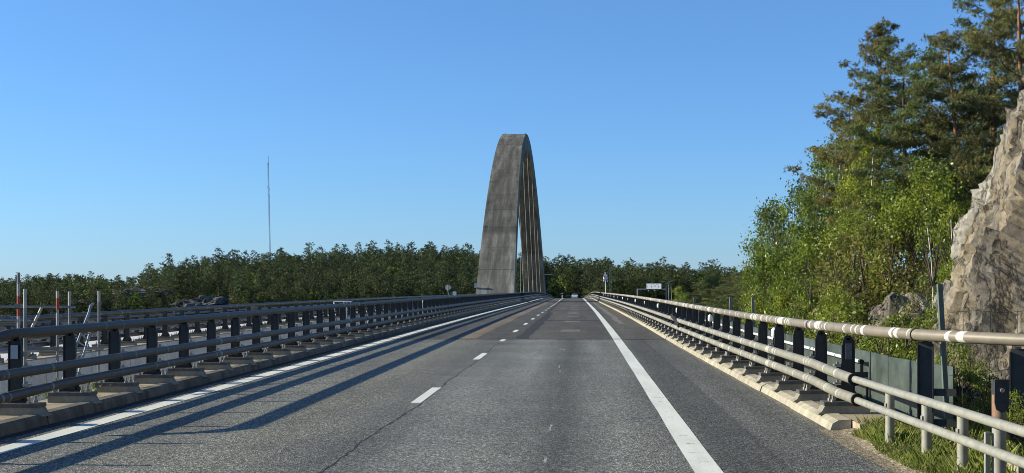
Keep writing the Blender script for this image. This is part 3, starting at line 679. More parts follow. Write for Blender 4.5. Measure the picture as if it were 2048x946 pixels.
# ------------------------------------------------------------------ rock cliff
def facet(w_):
    ds, ps = noise.voronoi(w_); c0 = ps[0]; h_ = noise.cell_vector(c0*13.7+Vector((.5, .5, .5)))
    return (h_.x-.5) + (w_-c0).dot(Vector((h_.y-.5, h_.z-.5, h_.x-.5)))*1.6
BPX = [(9.0, 3), (7.6, 9), (6.6, 13), (5.85, 16.5), (6.0, 20), (6.25, 25), (6.6, 30), (7.3, 36), (8.8, 44)]
TPX = [(11.7, 3, 12), (10.9, 9, 11), (10.1, 13, 9.0), (9.4, 18, 8.2), (8.8, 24.5, 6.1), (8.9, 27.5, 4.0), (9.5, 31.5, 2.2), (9.8, 36, .9), (10.6, 44, .1)]
nu, nv_ = 230, 120; vs = []
bt = np.linspace(0, 1, len(BPX))
for i in range(nu+1):
    u = (i/nu); bx = np.interp(u, bt, [q[0] for q in BPX]); by = np.interp(u, bt, [q[1] for q in BPX])
    tx = np.interp(u, bt, [q[0] for q in TPX]); ty = np.interp(u, bt, [q[1] for q in TPX]); tz = np.interp(u, bt, [q[2] for q in TPX])
    bz = -.5 if by < 18 else -.5-(by-18)*.12
    for j in range(nv_+1):
        v_ = j/nv_; vv = min(1, v_*1.25); k = vv**1.0
        x = bx+(tx-bx)*k; y = by+(ty-by)*vv; z = bz+(tz-bz)*vv**.95
        if v_ > .8: e = (v_-.8)/.2; x += 5*e; z += .9*e - 2.2*e*e
        p = Vector((x, y, z)); q = p*.5
        amt = 1.0 if v_ < .8 else .35
        w0 = Vector((p.y*1.1+p.z*.18, p.z*.42-p.y*.12, p.x*.5))
        a_ = amt*(facet(w0*.45)*.46+facet(w0*1.05+Vector((9, 3, 1)))*.20+facet(w0*2.2)*.20+facet(w0*5.0)*.09+noise.fractal(q*2.5, .8, 2, 5)*.08)
        x -= a_*.78; z += a_*.55; y += a_*.12
        vs.append((x, y, z))
mb = MB(); J = nv_+1
mb.add(vs, [(i*J+j, (i+1)*J+j, (i+1)*J+j+1, i*J+j+1) for i in range(nu) for j in range(nv_)])
B('rock_cliff', mb, M['rock'], None, kind='thing', label='steep tan and grey blasted rock face rising at the right edge', category='cliff')
def boulder(x, y, z, r, label, m, sq=(1, 1, .75), seed=0, parent=None, cat='rock', grp=None, sub=4):
    bm = bmesh.new(); bmesh.ops.create_icosphere(bm, subdivisions=sub, radius=1)
    for v_ in bm.verts:
        p = v_.co*1.3+Vector((seed*7.1, seed*3.3, 0)); n1 = noise.fractal(p, .8, 2, 5)
        v_.co *= 1+.14*n1+.34*facet(p*1.1)+.12*facet(p*2.7); v_.co.x *= r*sq[0]; v_.co.y *= r*sq[1]; v_.co.z *= r*sq[2]
    me = bpy.data.meshes.new('boulder'); bm.to_mesh(me); bm.free(); me.materials.append(m)
    kw = dict(label=label, category=cat)
    if grp: kw['group'] = grp
    return put('boulder', me, None, (x, y, z), **kw)
q = at(1825, 625, 38); boulder(q.x, q.y, q.z-1.0, 1.35, 'grey boulder under the thin birches left of the rock face', M['rock'], (1.0, 1.2, 1.0), 1)
q = at(1770, 650, 41); boulder(q.x, q.y, q.z-1.2, 1.3, 'lower grey rock in the bushes left of the boulder', M['rock'], (1.2, 1.2, .8), 5)

# ------------------------------------------------------------------ vegetation
def quads_mesh(name, cen, size, matl, aspect=.6, up=0.0, tint=None, tri=False, rng=RNG, nrm=None):
    """many small leaf faces; cen (n,3), size (n,)"""
    n = len(cen)
    a = rng.normal(size=(n, 3)); a[:, 2] *= (1-up); a /= np.linalg.norm(a, axis=1)[:, None]
    b_ = rng.normal(size=(n, 3)); b_ -= (a*b_).sum(1)[:, None]*a; b_ /= np.linalg.norm(b_, axis=1)[:, None]
    s = size[:, None]; A = a*s; Bv = b_*s*aspect
    k = 3 if tri else 4
    V = np.empty((n, k, 3))
    if tri: V[:, 0] = cen-Bv; V[:, 1] = cen+Bv; V[:, 2] = cen+2*A
    else: V[:, 0] = cen-A; V[:, 1] = cen-Bv; V[:, 2] = cen+A; V[:, 3] = cen+Bv
    return V.reshape(-1, 3), k, (np.repeat(tint, k) if tint is not None else np.full(n*k, .5))
def merge_mesh(name, groups, trunk, mats):
    """groups: [(verts,k,tint,mat)], trunk: MB or None (material index given in it)"""
    V = []; loops = []; starts = []; tot = []; mi = []; T = []; off = 0
    for vv, k, t, m_ in groups:
        n = len(vv); V.append(vv); loops.append(np.arange(n)+off); starts.append(np.full(n//k, k)); mi.append(np.full(n//k, m_)); T.append(t); off += n
    if trunk is not None:
        tv = np.array(trunk.v); V.append(tv); T.append(np.full(len(tv), .5))
        for f, q in zip(trunk.f, trunk.m): loops.append(np.array(f)+off); starts.append(np.array([len(f)])); mi.append(np.array([q]))
        off += len(tv)
    V = np.concatenate(V); L = np.concatenate(loops).astype(np.int32); K = np.concatenate(starts).astype(np.int32); MI = np.concatenate(mi).astype(np.int32)
    me = bpy.data.meshes.new(name); me.vertices.add(len(V)); me.vertices.foreach_set('co', V.ravel())
    me.loops.add(len(L)); me.loops.foreach_set('vertex_index', L); me.polygons.add(len(K))
    me.polygons.foreach_set('loop_start', np.concatenate([[0], np.cumsum(K)[:-1]]).astype(np.int32)); me.polygons.foreach_set('loop_total', K)
    for q in mats: me.materials.append(q)
    me.polygons.foreach_set('material_index', MI)
    at_ = me.attributes.new('tint', 'FLOAT', 'POINT'); at_.data.foreach_set('value', np.concatenate(T).astype(np.float32))
    me.update(calc_edges=True); me.validate(); return me
def trunk_pts(H, bend, n=9, seed=0):
    r = random.Random(seed); ph = r.uniform(0, 6); pts = []
    for i in range(n):
        t = i/(n-1); pts.append(Vector((bend*math.sin(ph+t*2.6)*t, bend*math.cos(ph*1.3+t*2.1)*t, H*t)))
    return pts
def make_pine(seed, H, crown0, R, nb, tuft, size, cone=.75, flat=.3, pads=1.7, padr=.5, n_bl=12, asp=.2):
    """returns (trunk MB, crown groups) ; tufts of needle blades on drooping then lifting branches"""
    r = random.Random(seed); rng = np.random.default_rng(seed); pts = trunk_pts(H, .03*H, 10, seed)
    tr = MB(); tr.tube(pts, [max(.015, .016*H*(1-t/9.0)**.8) for t in range(10)], 8, 0)
    cen = []; tint = []
    for i in range(nb):
        f = crown0+(1-crown0)*(i+.5)/nb; z = H*f; k = (1-f)/(1-crown0)
        L = R*((k**cone)*.95+.07)*r.uniform(.55, 1.15)
        if k > .8: L *= r.uniform(.5, 1)
        az = i*2.4+r.uniform(-.5, .5); ii = f*9; p0 = pts[min(8, int(ii))].lerp(pts[min(9, int(ii)+1)], ii-int(ii))
        dirv = Vector((math.cos(az), math.sin(az), r.uniform(-.12, .35) + .5*(1-k)*.5))
        ps = [p0+dirv*(L*s_) + Vector((0, 0, -.10*L*math.sin(s_*3)+.12*L*s_*s_)) for s_ in (0, .35, .7, 1)]
        tr.tube(ps, [max(.008, .03*L*.35), .02*L*.35+.006, .008, .005], 5, 1, False)
        npad = max(2, int(L*pads)+1); tb = r.uniform(.15, .85)
        for kp in range(npad):
            s_ = .25+.8*(kp+r.uniform(.3, 1))/npad; side_ = r.uniform(-.28, .28)*L*s_
            q0 = p0+dirv*(L*s_)+Vector((-dirv.y*side_, dirv.x*side_, -.10*L*math.sin(s_*3)+.12*L*s_*s_+.05))
            if abs(side_) > .15*L*s_: tr.tube([p0+dirv*(L*s_*.7)+Vector((0, 0, -.05*L)), q0], [.012, .005], 4, 1, False)
            pr = padr*r.uniform(.6, 1.25)*(.65+.35*min(1, L/2)); t2 = tb+r.uniform(-.15, .15)
            for _ in range(int(tuft*r.uniform(.6, 1.3)*(pr/padr)**2)):
                cen.append(q0+Vector((r.gauss(0, pr*.55), r.gauss(0, pr*.55), r.gauss(0, pr*flat)))); tint.append(t2+r.uniform(-.1, .1))
    cen = np.array(cen); tint = np.clip(np.array(tint), 0, 1)
    C = np.repeat(cen, n_bl, 0)+rng.normal(size=(len(cen)*n_bl, 3))*size*.35
    T = np.clip(np.repeat(tint, n_bl)+rng.uniform(-.12, .12, len(C)), 0, 1)
    return tr, quads_mesh('c', C, np.full(len(C), size)*rng.uniform(.6, 1.2, len(C)), None, asp, 0, T, tri=True, rng=rng)
def make_broad(seed, H, R, nclump, nleaf, size, crown0=.2, trunks=1, tall=True):
    r = random.Random(seed); rng = np.random.default_rng(seed); tr = MB(); cen = []; tint = []
    for k in range(trunks):
        pts = trunk_pts(H*.93, .07*H, 8, seed*5+k)
        if trunks > 1:
            a = k*6.28/trunks; pts = [p+Vector((math.cos(a), math.sin(a), 0))*(R*.45*(p.z/H)) for p in pts]
        tr.tube(pts, [max(.014, .0125*H*(1-t/7.5)) for t in range(8)], 7, 0)
        for i in range(nclump//trunks):
            f = crown0+(1-crown0)*r.random()**.9; kk = (f-crown0)/(1-crown0)
            env = R*math.sin(math.pi*min(1, (kk*.86+.12)))**.7; ii = f*7; p0 = pts[min(6, int(ii*.9))]
            az = r.uniform(0, 6.283); rad = env*r.uniform(.25, 1.0)**.6
            q = Vector((p0.x+rad*math.cos(az), p0.y+rad*math.sin(az), H*f+r.uniform(-.2, .2)))
            tr.tube([p0, p0.lerp(q, .55)+Vector((0, 0, .06*R)), q], [.02, .012, .005], 4, 1, False)
            cs = R*r.uniform(.07, .15); tb = r.uniform(.1, .9); n = int(nleaf*r.uniform(.5, 1.4))
            cc_ = rng.normal(size=(n, 3))*np.array([cs, cs, cs*.8])+np.array(q); cen.append(cc_); tint.append(np.clip(tb+rng.uniform(-.25, .25, n), 0, 1))
    C = np.concatenate(cen); T = np.concatenate(tint)
    return tr, quads_mesh('c', C, size*rng.uniform(.5, 1.25, len(C)), None, .62, 0, T, rng=rng)
# near protos -------------------------------------------------
def proto(kind, tr, grp, leafm, bark, twig):
    crown = merge_mesh(kind+'_crown', [(*grp, 0)], None, [leafm]); trunk = tr.mesh(kind+'_trunk', [bark, twig]); return (trunk, crown)
PR_ = {}
PR_['pineA'] = proto('pine', *make_pine(11, 17, .33, 4.1, 82, 40, .08, cone=.75, flat=.24, n_bl=13, padr=.42, pads=1.45), M['needle_brown'], M['bark_pine'], M['bark'])
PR_['pineB'] = proto('pine', *make_pine(12, 14, .36, 4.2, 42, 42, .08, cone=.5, flat=.17, n_bl=13, padr=.5, pads=1.4), M['needle'], M['bark'], M['bark'])
PR_['pineC'] = proto('pine', *make_pine(13, 15, .34, 3.5, 46, 42, .08, cone=.42, flat=.18, n_bl=13, padr=.48, pads=1.45), M['needle_brown'], M['bark_pine'], M['bark'])
PR_['pineD'] = proto('pine', *make_pine(14, 16, .26, 3.6, 62, 42, .08, cone=.6, flat=.2, n_bl=13, padr=.48, pads=1.5), M['needle'], M['bark_pine'], M['bark'])
PR_['birchA'] = proto('birch', *make_broad(21, 10, 2.0, 74, 150, .06), M['leaf'], M['bark_birch'], M['bark'])
PR_['birchB'] = proto('birch', *make_broad(22, 9, 2.2, 75, 135, .062, .3), M['leaf_dark'], M['bark_birch'], M['bark'])
PR_['alder'] = proto('alder', *make_broad(23, 8, 2.4, 80, 160, .058, .14, 2), M['leaf_dark'], M['bark'], M['bark'])
PR_['leafy'] = proto('leafy', *make_broad(24, 7, 2.2, 80, 160, .06, .1, 2), M['leaf'], M['bark'], M['bark'])
PR_['willow'] = proto('willow', *make_broad(25, 4.5, 1.8, 90, 55, .05, .05, 5), M['leaf_olive'], M['bark'], M['bark'])
PR_['bush'] = proto('bush', *make_broad(26, 2.2, 1.3, 60, 75, .045, .03, 4), M['leaf'], M['bark'], M['bark'])
PR_['thin'] = proto('thin_birch', *make_broad(27, 5.2, .8, 16, 60, .045, .7), M['leaf'], M['bark_birch'], M['bark'])
def tree(pk, px, py, Z, H, name, label, cat='tree', grp=None, wide=1.0, H0=None):
    """px,py = where its top shows"""
    top = at(px, py, Z); tm, cm = PR_[pk]
    h0 = {'pineA': 17, 'pineB': 14, 'pineC': 15, 'pineD': 16, 'birchA': 10, 'birchB': 9, 'alder': 8, 'leafy': 7, 'willow': 4.5, 'bush': 2.2, 'thin': 5.2}[pk]
    s_ = H/h0; e = empty(name, (top.x - LEAN*H, top.y, top.z-H), label, cat, grp); e.rotation_euler = (0, LEAN, random.uniform(0, 6.28)); e.scale = (s_*wide, s_*wide, s_)
    put('trunk', tm, e); put('crown', cm, e); return e
G1, G2, G3 = 'pines on the right hillside', 'broadleaf trees beside the bridge', 'bushes beside the bridge'
T = [('pineA', 1752, 44, 47, 12.2, 'pine_tree', 'tall cone-shaped pine with browned crown, the highest against open sky', G1, 1.05),
 ('pineB', 1812, 92, 43.5, 9.6, 'pine_tree', 'flat-crowned pine with dark bare trunk right of the cone-shaped one', G1, .95),
 ('pineC', 1905, 72, 43, 9.8, 'pine_tree', 'pine with pale crooked trunk between the dark-trunked pine and the tallest pines', G1, 1.0),
 ('pineD', 1975, -70, 52, 16, 'pine_tree', 'very tall pine running out of the top of the picture above the rock face', G1, 1.0),
 ('pineC', 2040, -120, 47, 15, 'pine_tree', 'red-trunked pine on the cliff top at the right edge', G1, .8),
 ('pineC', 2075, 20, 44, 13, 'pine_tree', 'second red-trunked pine on the cliff top at the right edge', G1, .8),
 ('pineC', 1700, 190, 78, 14, 'pine_tree', 'browned pine leaning out on the left flank of the cone-shaped pine', G1, 1.0),
 ('pineC', 1672, 300, 68, 10, 'pine_tree', 'low brownish pine above the alders left of the pine group', G1, 1.0),
 ('pineD', 1960, 190, 66, 14, 'pine_tree', 'dark pine just left of the cliff edge', G1, 1.0),
 ('pineB', 1925, 260, 58, 11, 'pine_tree', 'lower pine whose limbs reach over the leafy trees by the cliff', G1, 1.0),
 ('birchA', 1612, 312, 57, 11, 'birch_tree', 'thin-topped birch standing highest in the leafy trees left of the pines', G2, .85),
 ('birchB', 1560, 390, 60, 10, 'birch_tree', 'outermost bluish birch against the sky', G2, .8),
 ('alder', 1590, 400, 52, 8.5, 'alder_tree', 'dark alder under the outermost birch', G2, .8),
 ('alder', 1538, 470, 62, 8.5, 'alder_tree', 'small dark alder at the left end of the leafy trees', G2, .55),
 ('birchA', 1655, 292, 64, 11, 'birch_tree', 'birch crown rising in front of the browned low pine', G2, .9),
 ('birchA', 1722, 262, 45, 8.6, 'birch_tree', 'bright green birch crown in front of the cone-shaped pine', G2, .7),
 ('birchB', 1862, 92, 70, 9, 'birch_tree', 'pale green birch crown between two pine tops', G2, .9),
 ('birchA', 1702, 372, 43, 7.6, 'birch_tree', 'light green birch in the middle of the leafy trees', G2, 1.0),
 ('leafy', 1775, 385, 42, 6.6, 'aspen_tree', 'sunlit aspen in front of the orange trunk', G2, .85),
 ('leafy', 1838, 345, 40.5, 6.9, 'aspen_tree', 'large sunlit aspen above the two thin white trunks', G2, .95),
 ('alder', 1890, 350, 46, 8.0, 'alder_tree', 'shaded alder beside the grey rocks', G2, .8),
 ('leafy', 1925, 425, 40, 5.2, 'aspen_tree', 'small aspen leaning on the cliff shoulder', G2, .8),
 ('birchB', 1955, 320, 52, 9.0, 'birch_tree', 'dark birch tucked behind the cliff shoulder', G2, .9),
 ('leafy', 1620, 455, 47, 7.5, 'aspen_tree', 'bright aspen in the leafy trees below the thin-topped birch', G2, .85),
 ('leafy', 1565, 505, 50, 7.0, 'aspen_tree', 'yellow-green aspen low at the left of the leafy trees', G2, .8),
 ('leafy', 1510, 540, 62, 7.0, 'aspen_tree', 'small aspen touching the brown pinewood', G2, .6),
 ('willow', 1705, 490, 42, 5.2, 'willow_bush', 'olive willow with bare twigs in the middle of the bushes', G3, 1.0),
 ('willow', 1755, 470, 40, 5.4, 'willow_bush', 'olive willow just left of the thin white trunks', G3, 1.0),
 ('willow', 1665, 545, 40, 4.6, 'willow_bush', 'low olive willow behind the middle of the right rail', G3, .9),
 ('leafy', 1600, 570, 42, 5.5, 'leafy_bush', 'yellow-green bush just above the right rail', G3, .8),
 ('leafy', 1655, 590, 36, 4.5, 'leafy_bush', 'bright bush showing through the gaps under the right rail', G3, .8),
 ('leafy', 1530, 590, 48, 5.5, 'leafy_bush', 'small-leaved bush above the rail beside the second fence post', G3, .7),
 ('willow', 1835, 560, 37, 3.6, 'willow_bush', 'thin willow scrub around the grey boulder', G3, .7),
 ('bush', 1720, 630, 31, 2.4, 'leafy_bush', 'dense bush behind the green screen', G3, 1.1),
 ('bush', 1780, 650, 27, 2.0, 'leafy_bush', 'dense bush directly above the nearest green sheet', G3, 1.0),
 ('bush', 1670, 665, 33, 2.4, 'leafy_bush', 'bush seen under the top tube left of the green screen', G3, 1.1),
 ('bush', 1930, 712, 17.2, 1.05, 'leafy_bush', 'small bush at the foot of the rock right of the leaning post', G3, .62),
 ('bush', 2035, 800, 13.2, .75, 'leafy_bush', 'low bush in the bottom right corner by the rock', G3, .7),
 ('bush', 1905, 700, 18.5, 1.3, 'leafy_bush', 'bright weed bush between the dark slotted post and the rock', G3, .6),
 ('bush', 1990, 770, 15.5, 1.0, 'leafy_bush', 'scrubby bush behind the tall rusty post', G3, .7),
 ('bush', 1868, 640, 29, 1.6, 'leafy_bush', 'green bush hiding the foot of the cliff left of the leaning post', G3, 1.0),
 ('leafy', 1912, 500, 34, 3.4, 'leafy_bush', 'leafy scrub leaning over the left edge of the cliff', G3, .8),
 ('bush', 1890, 610, 30, 1.3, 'leafy_bush', 'tuft of green growing in the broken rock above the leaning post', G3, .9),
 ('thin', 1838, 425, 36, 6.0, 'birch_tree', 'thin white birch stem left of the two before the aspens', G2, .7),
 ('thin', 1880, 405, 35, 6.6, 'birch_tree', 'thin white birch stem right of the two before the aspens', G2, .6),
 ('thin', 1745, 500, 41, 6.0, 'birch_tree', 'forked white birch stem among the olive willows', G2, .7),
 ('birchA', 1965, 470, 38, 4.5, 'birch_tree', 'young birch growing on the cliff shoulder ledge', G2, .5)]
for pk, px, py, Z, H, nm, lb, gr, wd in T: tree(pk, px, py, Z, H, nm, lb, 'bush' if 'bush' in nm else 'tree', gr, wd)
# brown pinewood on the near shore right of the bridge
sh = [(1518, 533, 175, 11), (1492, 540, 165, 10), (1462, 547, 170, 10), (1438, 556, 180, 10), (1412, 566, 190, 10), (1392, 578, 200, 9), (1478, 565, 150, 9), (1450, 575, 150, 9), (1424, 585, 160, 9), (1505, 560, 145, 9), (1530, 552, 140, 9), (1405, 598, 175, 8), (1500, 590, 125, 8), (1468, 595, 130, 8), (1545, 580, 118, 9), (1380, 600, 190, 7)]
G4 = 'brown pines on the near shore'
side = ['behind the outermost leafy tree', 'left of the leafy trees', 'crowning the shore wood', 'mid shore wood', 'toward the street lamps', 'nearest the street lamps', 'second row centre', 'second row left of centre', 'second row toward the lamps', 'second row at the bushes', 'tucked in the bushes', 'low over the rail by the lamps', 'low over the rail at the bushes', 'low over the rail in the middle', 'half hidden by the small aspen', 'lowest and leftmost over the rail']
for (px, py, Z, H), s_ in zip(sh, side): tree('pineB' if (px//7) % 2 else 'pineC', px, py, Z, H, 'pine_tree', 'brownish shore pine, '+s_, 'tree', G4, 1.35)
tree('leafy', 1358, 577, 250, 7, 'birch_tree', 'bright green young birch beside the street lamps', 'tree', G4, .9); tree('leafy', 1368, 590, 240, 6, 'birch_tree', 'smaller green birch right of the bright one', 'tree', G4, .8)

# far forest -----------------------------------------------------
FP = []
def far_proto(kind, seed):
    rng = np.random.default_rng(seed)
    if kind == 'pine':
        tr, g_ = make_pine(seed, 12.5, .14, 3.3, 32, 5.5, .27, cone=.5, flat=.3, pads=.9, padr=.72, n_bl=6, asp=.45); mats = [M['needle_far'], M['bark'], M['bark']]
    elif kind == 'spruce':
        tr, g_ = make_pine(seed, 15, .06, 2.3, 40, 5, .24, cone=1.05, pads=.9, padr=.5, n_bl=6, asp=.45); mats = [M['needle_far'], M['bark'], M['bark']]
    elif kind == 'dead':
        tr, g_ = make_pine(seed, 13, .3, 1.8, 14, 2, .3, cone=.9, pads=.6, padr=.5, n_bl=4, asp=.35); mats = [M['needle_far'], M['bark'], M['bark']]
    else:
        tr, g_ = make_broad(seed, 10, 3.0, 24, 26, .36, .12); mats = [M['leaf_far'], M['bark'], M['bark']]
    t2 = MB(); t2.v, t2.f, t2.m, t2.sm = tr.v, tr.f, [x+1 for x in tr.m], tr.sm
    return merge_mesh('far_'+kind, [(*g_, 0)], t2 if kind == 'dead' else None, mats[:2] if kind != 'dead' else mats)
FK = ['pine', 'pine', 'pine', 'spruce', 'spruce', 'leaf', 'leaf', 'dead']
FP = [far_proto(k, 40+i) for i, k in enumerate(FK)]
pts = []
rr = random.Random(3)
for Y in np.arange(520, 800, 5.4):
    half0 = (-60-1160)*Y/2640; half1 = (1620-1160)*Y/2640
    x = half0
    while x < half1:
        X = x+rr.uniform(-2.2, 2.2); YY = Y+rr.uniform(-2.3, 2.3); x += 6.6
        px = 1160+2640*X/YY
        if abs(X-(-8-c(YY))) < 15 and YY < 648: continue
        if X > 5 and X < 60 and YY < 575 and YY > 430: continue
        z = far_z(X, YY); py = 570+(HC-z-6)*2640/YY
        # bare rock patches
        if (340 < px < 470 and 585 < py < 618 and rr.random() < .93) or (215 < px < 320 and 562 < py < 588 and rr.random() < .8): continue
        if z < -16: continue
        if px > 400 and px < 620 and rr.random() < .12: continue
        lf = .30 if px < 330 else (.12 if px < 1080 else .26)
        u = rr.random(); k = 5+rr.randrange(2) if u < lf else (rr.randrange(3) if u < .84 else (3+rr.randrange(2) if u < .96 else 7))
        ridge = YY > 735
        s_ = rr.uniform(.72, 1.42)*(1.0 if not ridge else rr.uniform(.7, 1.15))
        if k in (3, 4, 7): s_ = rr.uniform(.62, 1.0)
        if px < 330: s_ *= .85
        pts.append((X, YY, z, k, s_, rr.uniform(0, 6.28), px))
# nearest 300 (front edge, those that show largest) are individuals
pts.sort(key=lambda q: q[1])
inds = pts[:290]; rest = pts[290:]
regs = [(-999, 120, 'below the scaffold at the far left'), (120, 240, 'near the low bare rock at the left'), (240, 345, 'left of the pale rock outcrop'), (345, 480, 'around the pale rock outcrop'), (480, 600, 'below the radio mast'), (600, 720, 'right of the radio mast'), (720, 860, 'left of the round sign'), (860, 1000, 'behind the round sign and arch foot'), (1000, 1125, 'beyond the arch'), (1125, 1240, 'beyond the white car and flag pole'), (1240, 1340, 'behind the sign gantry'), (1340, 3000, 'behind the shore wood')]
kn = {'pine': 'dark pine', 'spruce': 'pointed spruce', 'leaf': 'light green broadleaf tree', 'dead': 'sparse half-bare conifer'}
for (X, Y, z, k, s_, rz, px) in inds:
    rg = next(r_[2] for r_ in regs if r_[0] <= px < r_[1]); kd = kn[FK[k]]; sz = 'tall' if s_ > 1.12 else ('small' if s_ < .8 else 'medium')
    o = put({'pine': 'pine_tree', 'spruce': 'spruce_tree', 'leaf': 'broadleaf_tree', 'dead': 'bare_conifer'}[FK[k]], FP[k], None, (X, Y, z), rz, label='%s %s, far wood, %s' % (sz, kd, rg), category='tree', group='%s %ss %s' % (sz, kd, rg))
    o.scale = (s_*1.1, s_*1.1, s_)
VV = [[], []]; TT = [[], []]
cache = []
for me in FP:
    co = np.empty(len(me.vertices)*3); me.vertices.foreach_get('co', co); co = co.reshape(-1, 3)
    cache.append(co)
def build_mass(name, sel, leafk):
    V = []; L = []; K = []; TI = []; off = 0; MI = []
    for (X, Y, z, k, s_, rz, px) in sel:
        me = FP[k]; co = cache[k]; ca, sa = math.cos(rz), math.sin(rz)
        a = np.empty_like(co); a[:, 0] = (co[:, 0]*ca-co[:, 1]*sa)*s_*1.1+X; a[:, 1] = (co[:, 0]*sa+co[:, 1]*ca)*s_*1.1+Y; a[:, 2] = co[:, 2]*s_+z
        lv = np.empty(len(me.loops), np.int32); me.loops.foreach_get('vertex_index', lv); kt = np.empty(len(me.polygons), np.int32); me.polygons.foreach_get('loop_total', kt)
        ti = np.empty(len(co), np.float32); me.attributes['tint'].data.foreach_get('value', ti)
        V.append(a); L.append(lv+off); K.append(kt); TI.append(np.clip(ti*.45+rr.uniform(-.15, .75), 0, 1)); off += len(co)
    V = np.concatenate(V); L = np.concatenate(L); K = np.concatenate(K)
    me = bpy.data.meshes.new(name); me.vertices.add(len(V)); me.vertices.foreach_set('co', V.ravel()); me.loops.add(len(L)); me.loops.foreach_set('vertex_index', L.astype(np.int32))
    me.polygons.add(len(K)); me.polygons.foreach_set('loop_start', np.concatenate([[0], np.cumsum(K)[:-1]]).astype(np.int32)); me.polygons.foreach_set('loop_total', K.astype(np.int32))
    me.materials.append(M['leaf_far'] if leafk else M['needle_far']); a_ = me.attributes.new('tint', 'FLOAT', 'POINT'); a_.data.foreach_set('value', np.concatenate(TI)); me.update(calc_edges=True)
    return put(name, me, None, kind='stuff', label=('light green broadleaf crowns' if leafk else 'dense dark conifers') + ' covering the far hill up to the skyline', category='forest')
build_mass('far_conifer_forest', [q for q in rest if FK[q[3]] != 'leaf'], False)
build_mass('far_broadleaf_forest', [q for q in rest if FK[q[3]] == 'leaf'], True)
print('TREES', len(inds), len(rest), 'faces', sum(len(FP[q[3]].polygons) for q in rest))
# bare rocks on the far hill
for px, py, Z, r, lb, sd_, sq in ((405, 608, 560, 7, 'pale rounded rock outcrop in the far wood above the left rail', 2, (1.5, .9, .55)), (455, 612, 555, 4, 'smaller rock outcrop just right of the pale rounded one', 4, (1.6, .8, .4)), (285, 584, 590, 7, 'long low bare rock hump in the far wood at the left', 6, (1.7, .9, .35)), (170, 602, 580, 4, 'small rock ledge in the far wood behind the scaffold', 8, (1.6, .8, .4))):
    q = at(px, py, Z); boulder(q.x, q.y, q.z-1, r, lb, M['rock_far'], sq, sd_, grp='bare rocks on the far hill')

# ------------------------------------------------------------------ things beyond the bridge
# radio mast
b0 = at(541, 515, 1900); mh = (515-312)*1900/2640
mast = empty('radio_mast', (b0.x, b0.y, b0.z-20), 'very tall thin haze-blue radio mast above the left wood', 'radio mast', None, (0, LEAN*1.0, 0))
mb = MB(); Wd = .8; nseg = 30; H_ = mh+20
for cx_, cy_ in ((-Wd, -Wd*.6), (Wd, -Wd*.6), (0, Wd)): mb.tube([(cx_, cy_, 0), (cx_, cy_, H_*.94)], .2, 5, 0, False)
B('lattice_legs', mb, M['mast'], mast)
mb = MB(); cs = [(-Wd, -Wd*.6), (Wd, -Wd*.6), (0, Wd)]
for i in range(nseg*2):
    z0 = H_*.94*i/(nseg*2); z1 = H_*.94*(i+1)/(nseg*2)
    for k in range(3): mb.tube([(*cs[k], z0), (*cs[(k+1) % 3], z1)], .13, 3, 0, False)
B('lattice_bracing', mb, M['mast'], mast)
mb = MB(); mb.tube([(0, 0, H_*.93), (0, 0, H_)], .55, 6); B('antenna', mb, M['mast'], mast)
for zf, s_ in ((.72, -1), (.70, 1), (.655, -1), (.64, 1), (.40, 1)):
    mb = MB(); mb.box(s_*.9-.4, s_*.9+.4, -1.1, -.8, H_*zf, H_*zf+3.0); B('antenna_panel', mb, M['mast'], mast)
# car ahead
cy = 358; car = empty('car', P(cy, -1.45+c(cy), 0), 'small white hatchback driving away over the crest of the bridge', 'car')
mb = MB(); body = [(-2.1, .28), (-2.12, .75), (-1.95, .95), (1.0, .98), (1.9, .82), (2.1, .6), (2.1, .28)]
mb.prism(body, -.88, .88, 'x'); B('body', mb, M['carpaint'], car)
mb = MB(); vs = [(-.82, -1.95, .951), (.82, -1.95, .951), (.82, 1.0, .985), (-.82, 1.0, .985), (-.62, -1.5, 1.44), (.62, -1.5, 1.44), (.62, .25, 1.46), (-.62, .25, 1.46)]
mb.add(vs, [(0, 3, 2, 1), (4, 5, 6, 7), (0, 1, 5, 4), (1, 2, 6, 5), (2, 3, 7, 6), (3, 0, 4, 7)]); B('cabin', mb, M['carpaint'], car)
mb = MB(); mb.add([(-.68, -1.90, .99), (.68, -1.90, .99), (.56, -1.585, 1.38), (-.56, -1.585, 1.38)], [(0, 1, 2, 3)]); B('rear_window', mb, M['glass_dark'], car)
mb = MB(); mb.box(-.8, .8, -2.14, -2.121, .3, .42); B('bumper', mb, M['black'], car)
mb = MB(); mb.box(-.26, .26, -2.14, -2.122, .56, .67); B('number_plate', mb, M['white'], car)
for sx_ in (-1, 1):
    mb = MB(); mb.box(sx_*.74-.12, sx_*.74+.12, -2.15, -2.121, .68, .86); B('tail_light', mb, M['red'], car)
    for y in (-1.35, 1.3): mb = MB(); mb.tube([(sx_*.7, y, .31), (sx_*.9, y, .31)], .31, 14); B('wheel', mb, M['tyre'], car)
# marker post
q = P(255, -4.0, 0); mb = MB(); mb.tube([(0, 0, -.2), (0, 0, 1.15)], .09, 8, 0); mb.box(-.1, .1, -.1, -.095, .7, .95, 1)
B('delineator_post', mb, [M['white'], M['black']], None, loc=at(1124.5, 596.5, 290), label='short pale marker post left of the white car', category='marker post')
# round sign seen from behind
q = at(896, 575, 135); sg = empty('road_sign', (q.x, q.y, q.z), 'round road sign seen from behind above the far rail, left of the arch', 'road sign')
mb = MB(); mb.tube([(0, -.012, 0), (0, .012, 0)], .30, 24, 0, True, False); B('disc', mb, M['scafpale'], sg)
mb = MB(); mb.tube([(0, -.05, .28), (0, -.05, -.45), (.1, -.05, -.75), (.45, -.05, -1.3)], .03, 8); B('pole', mb, M['alu'], sg)
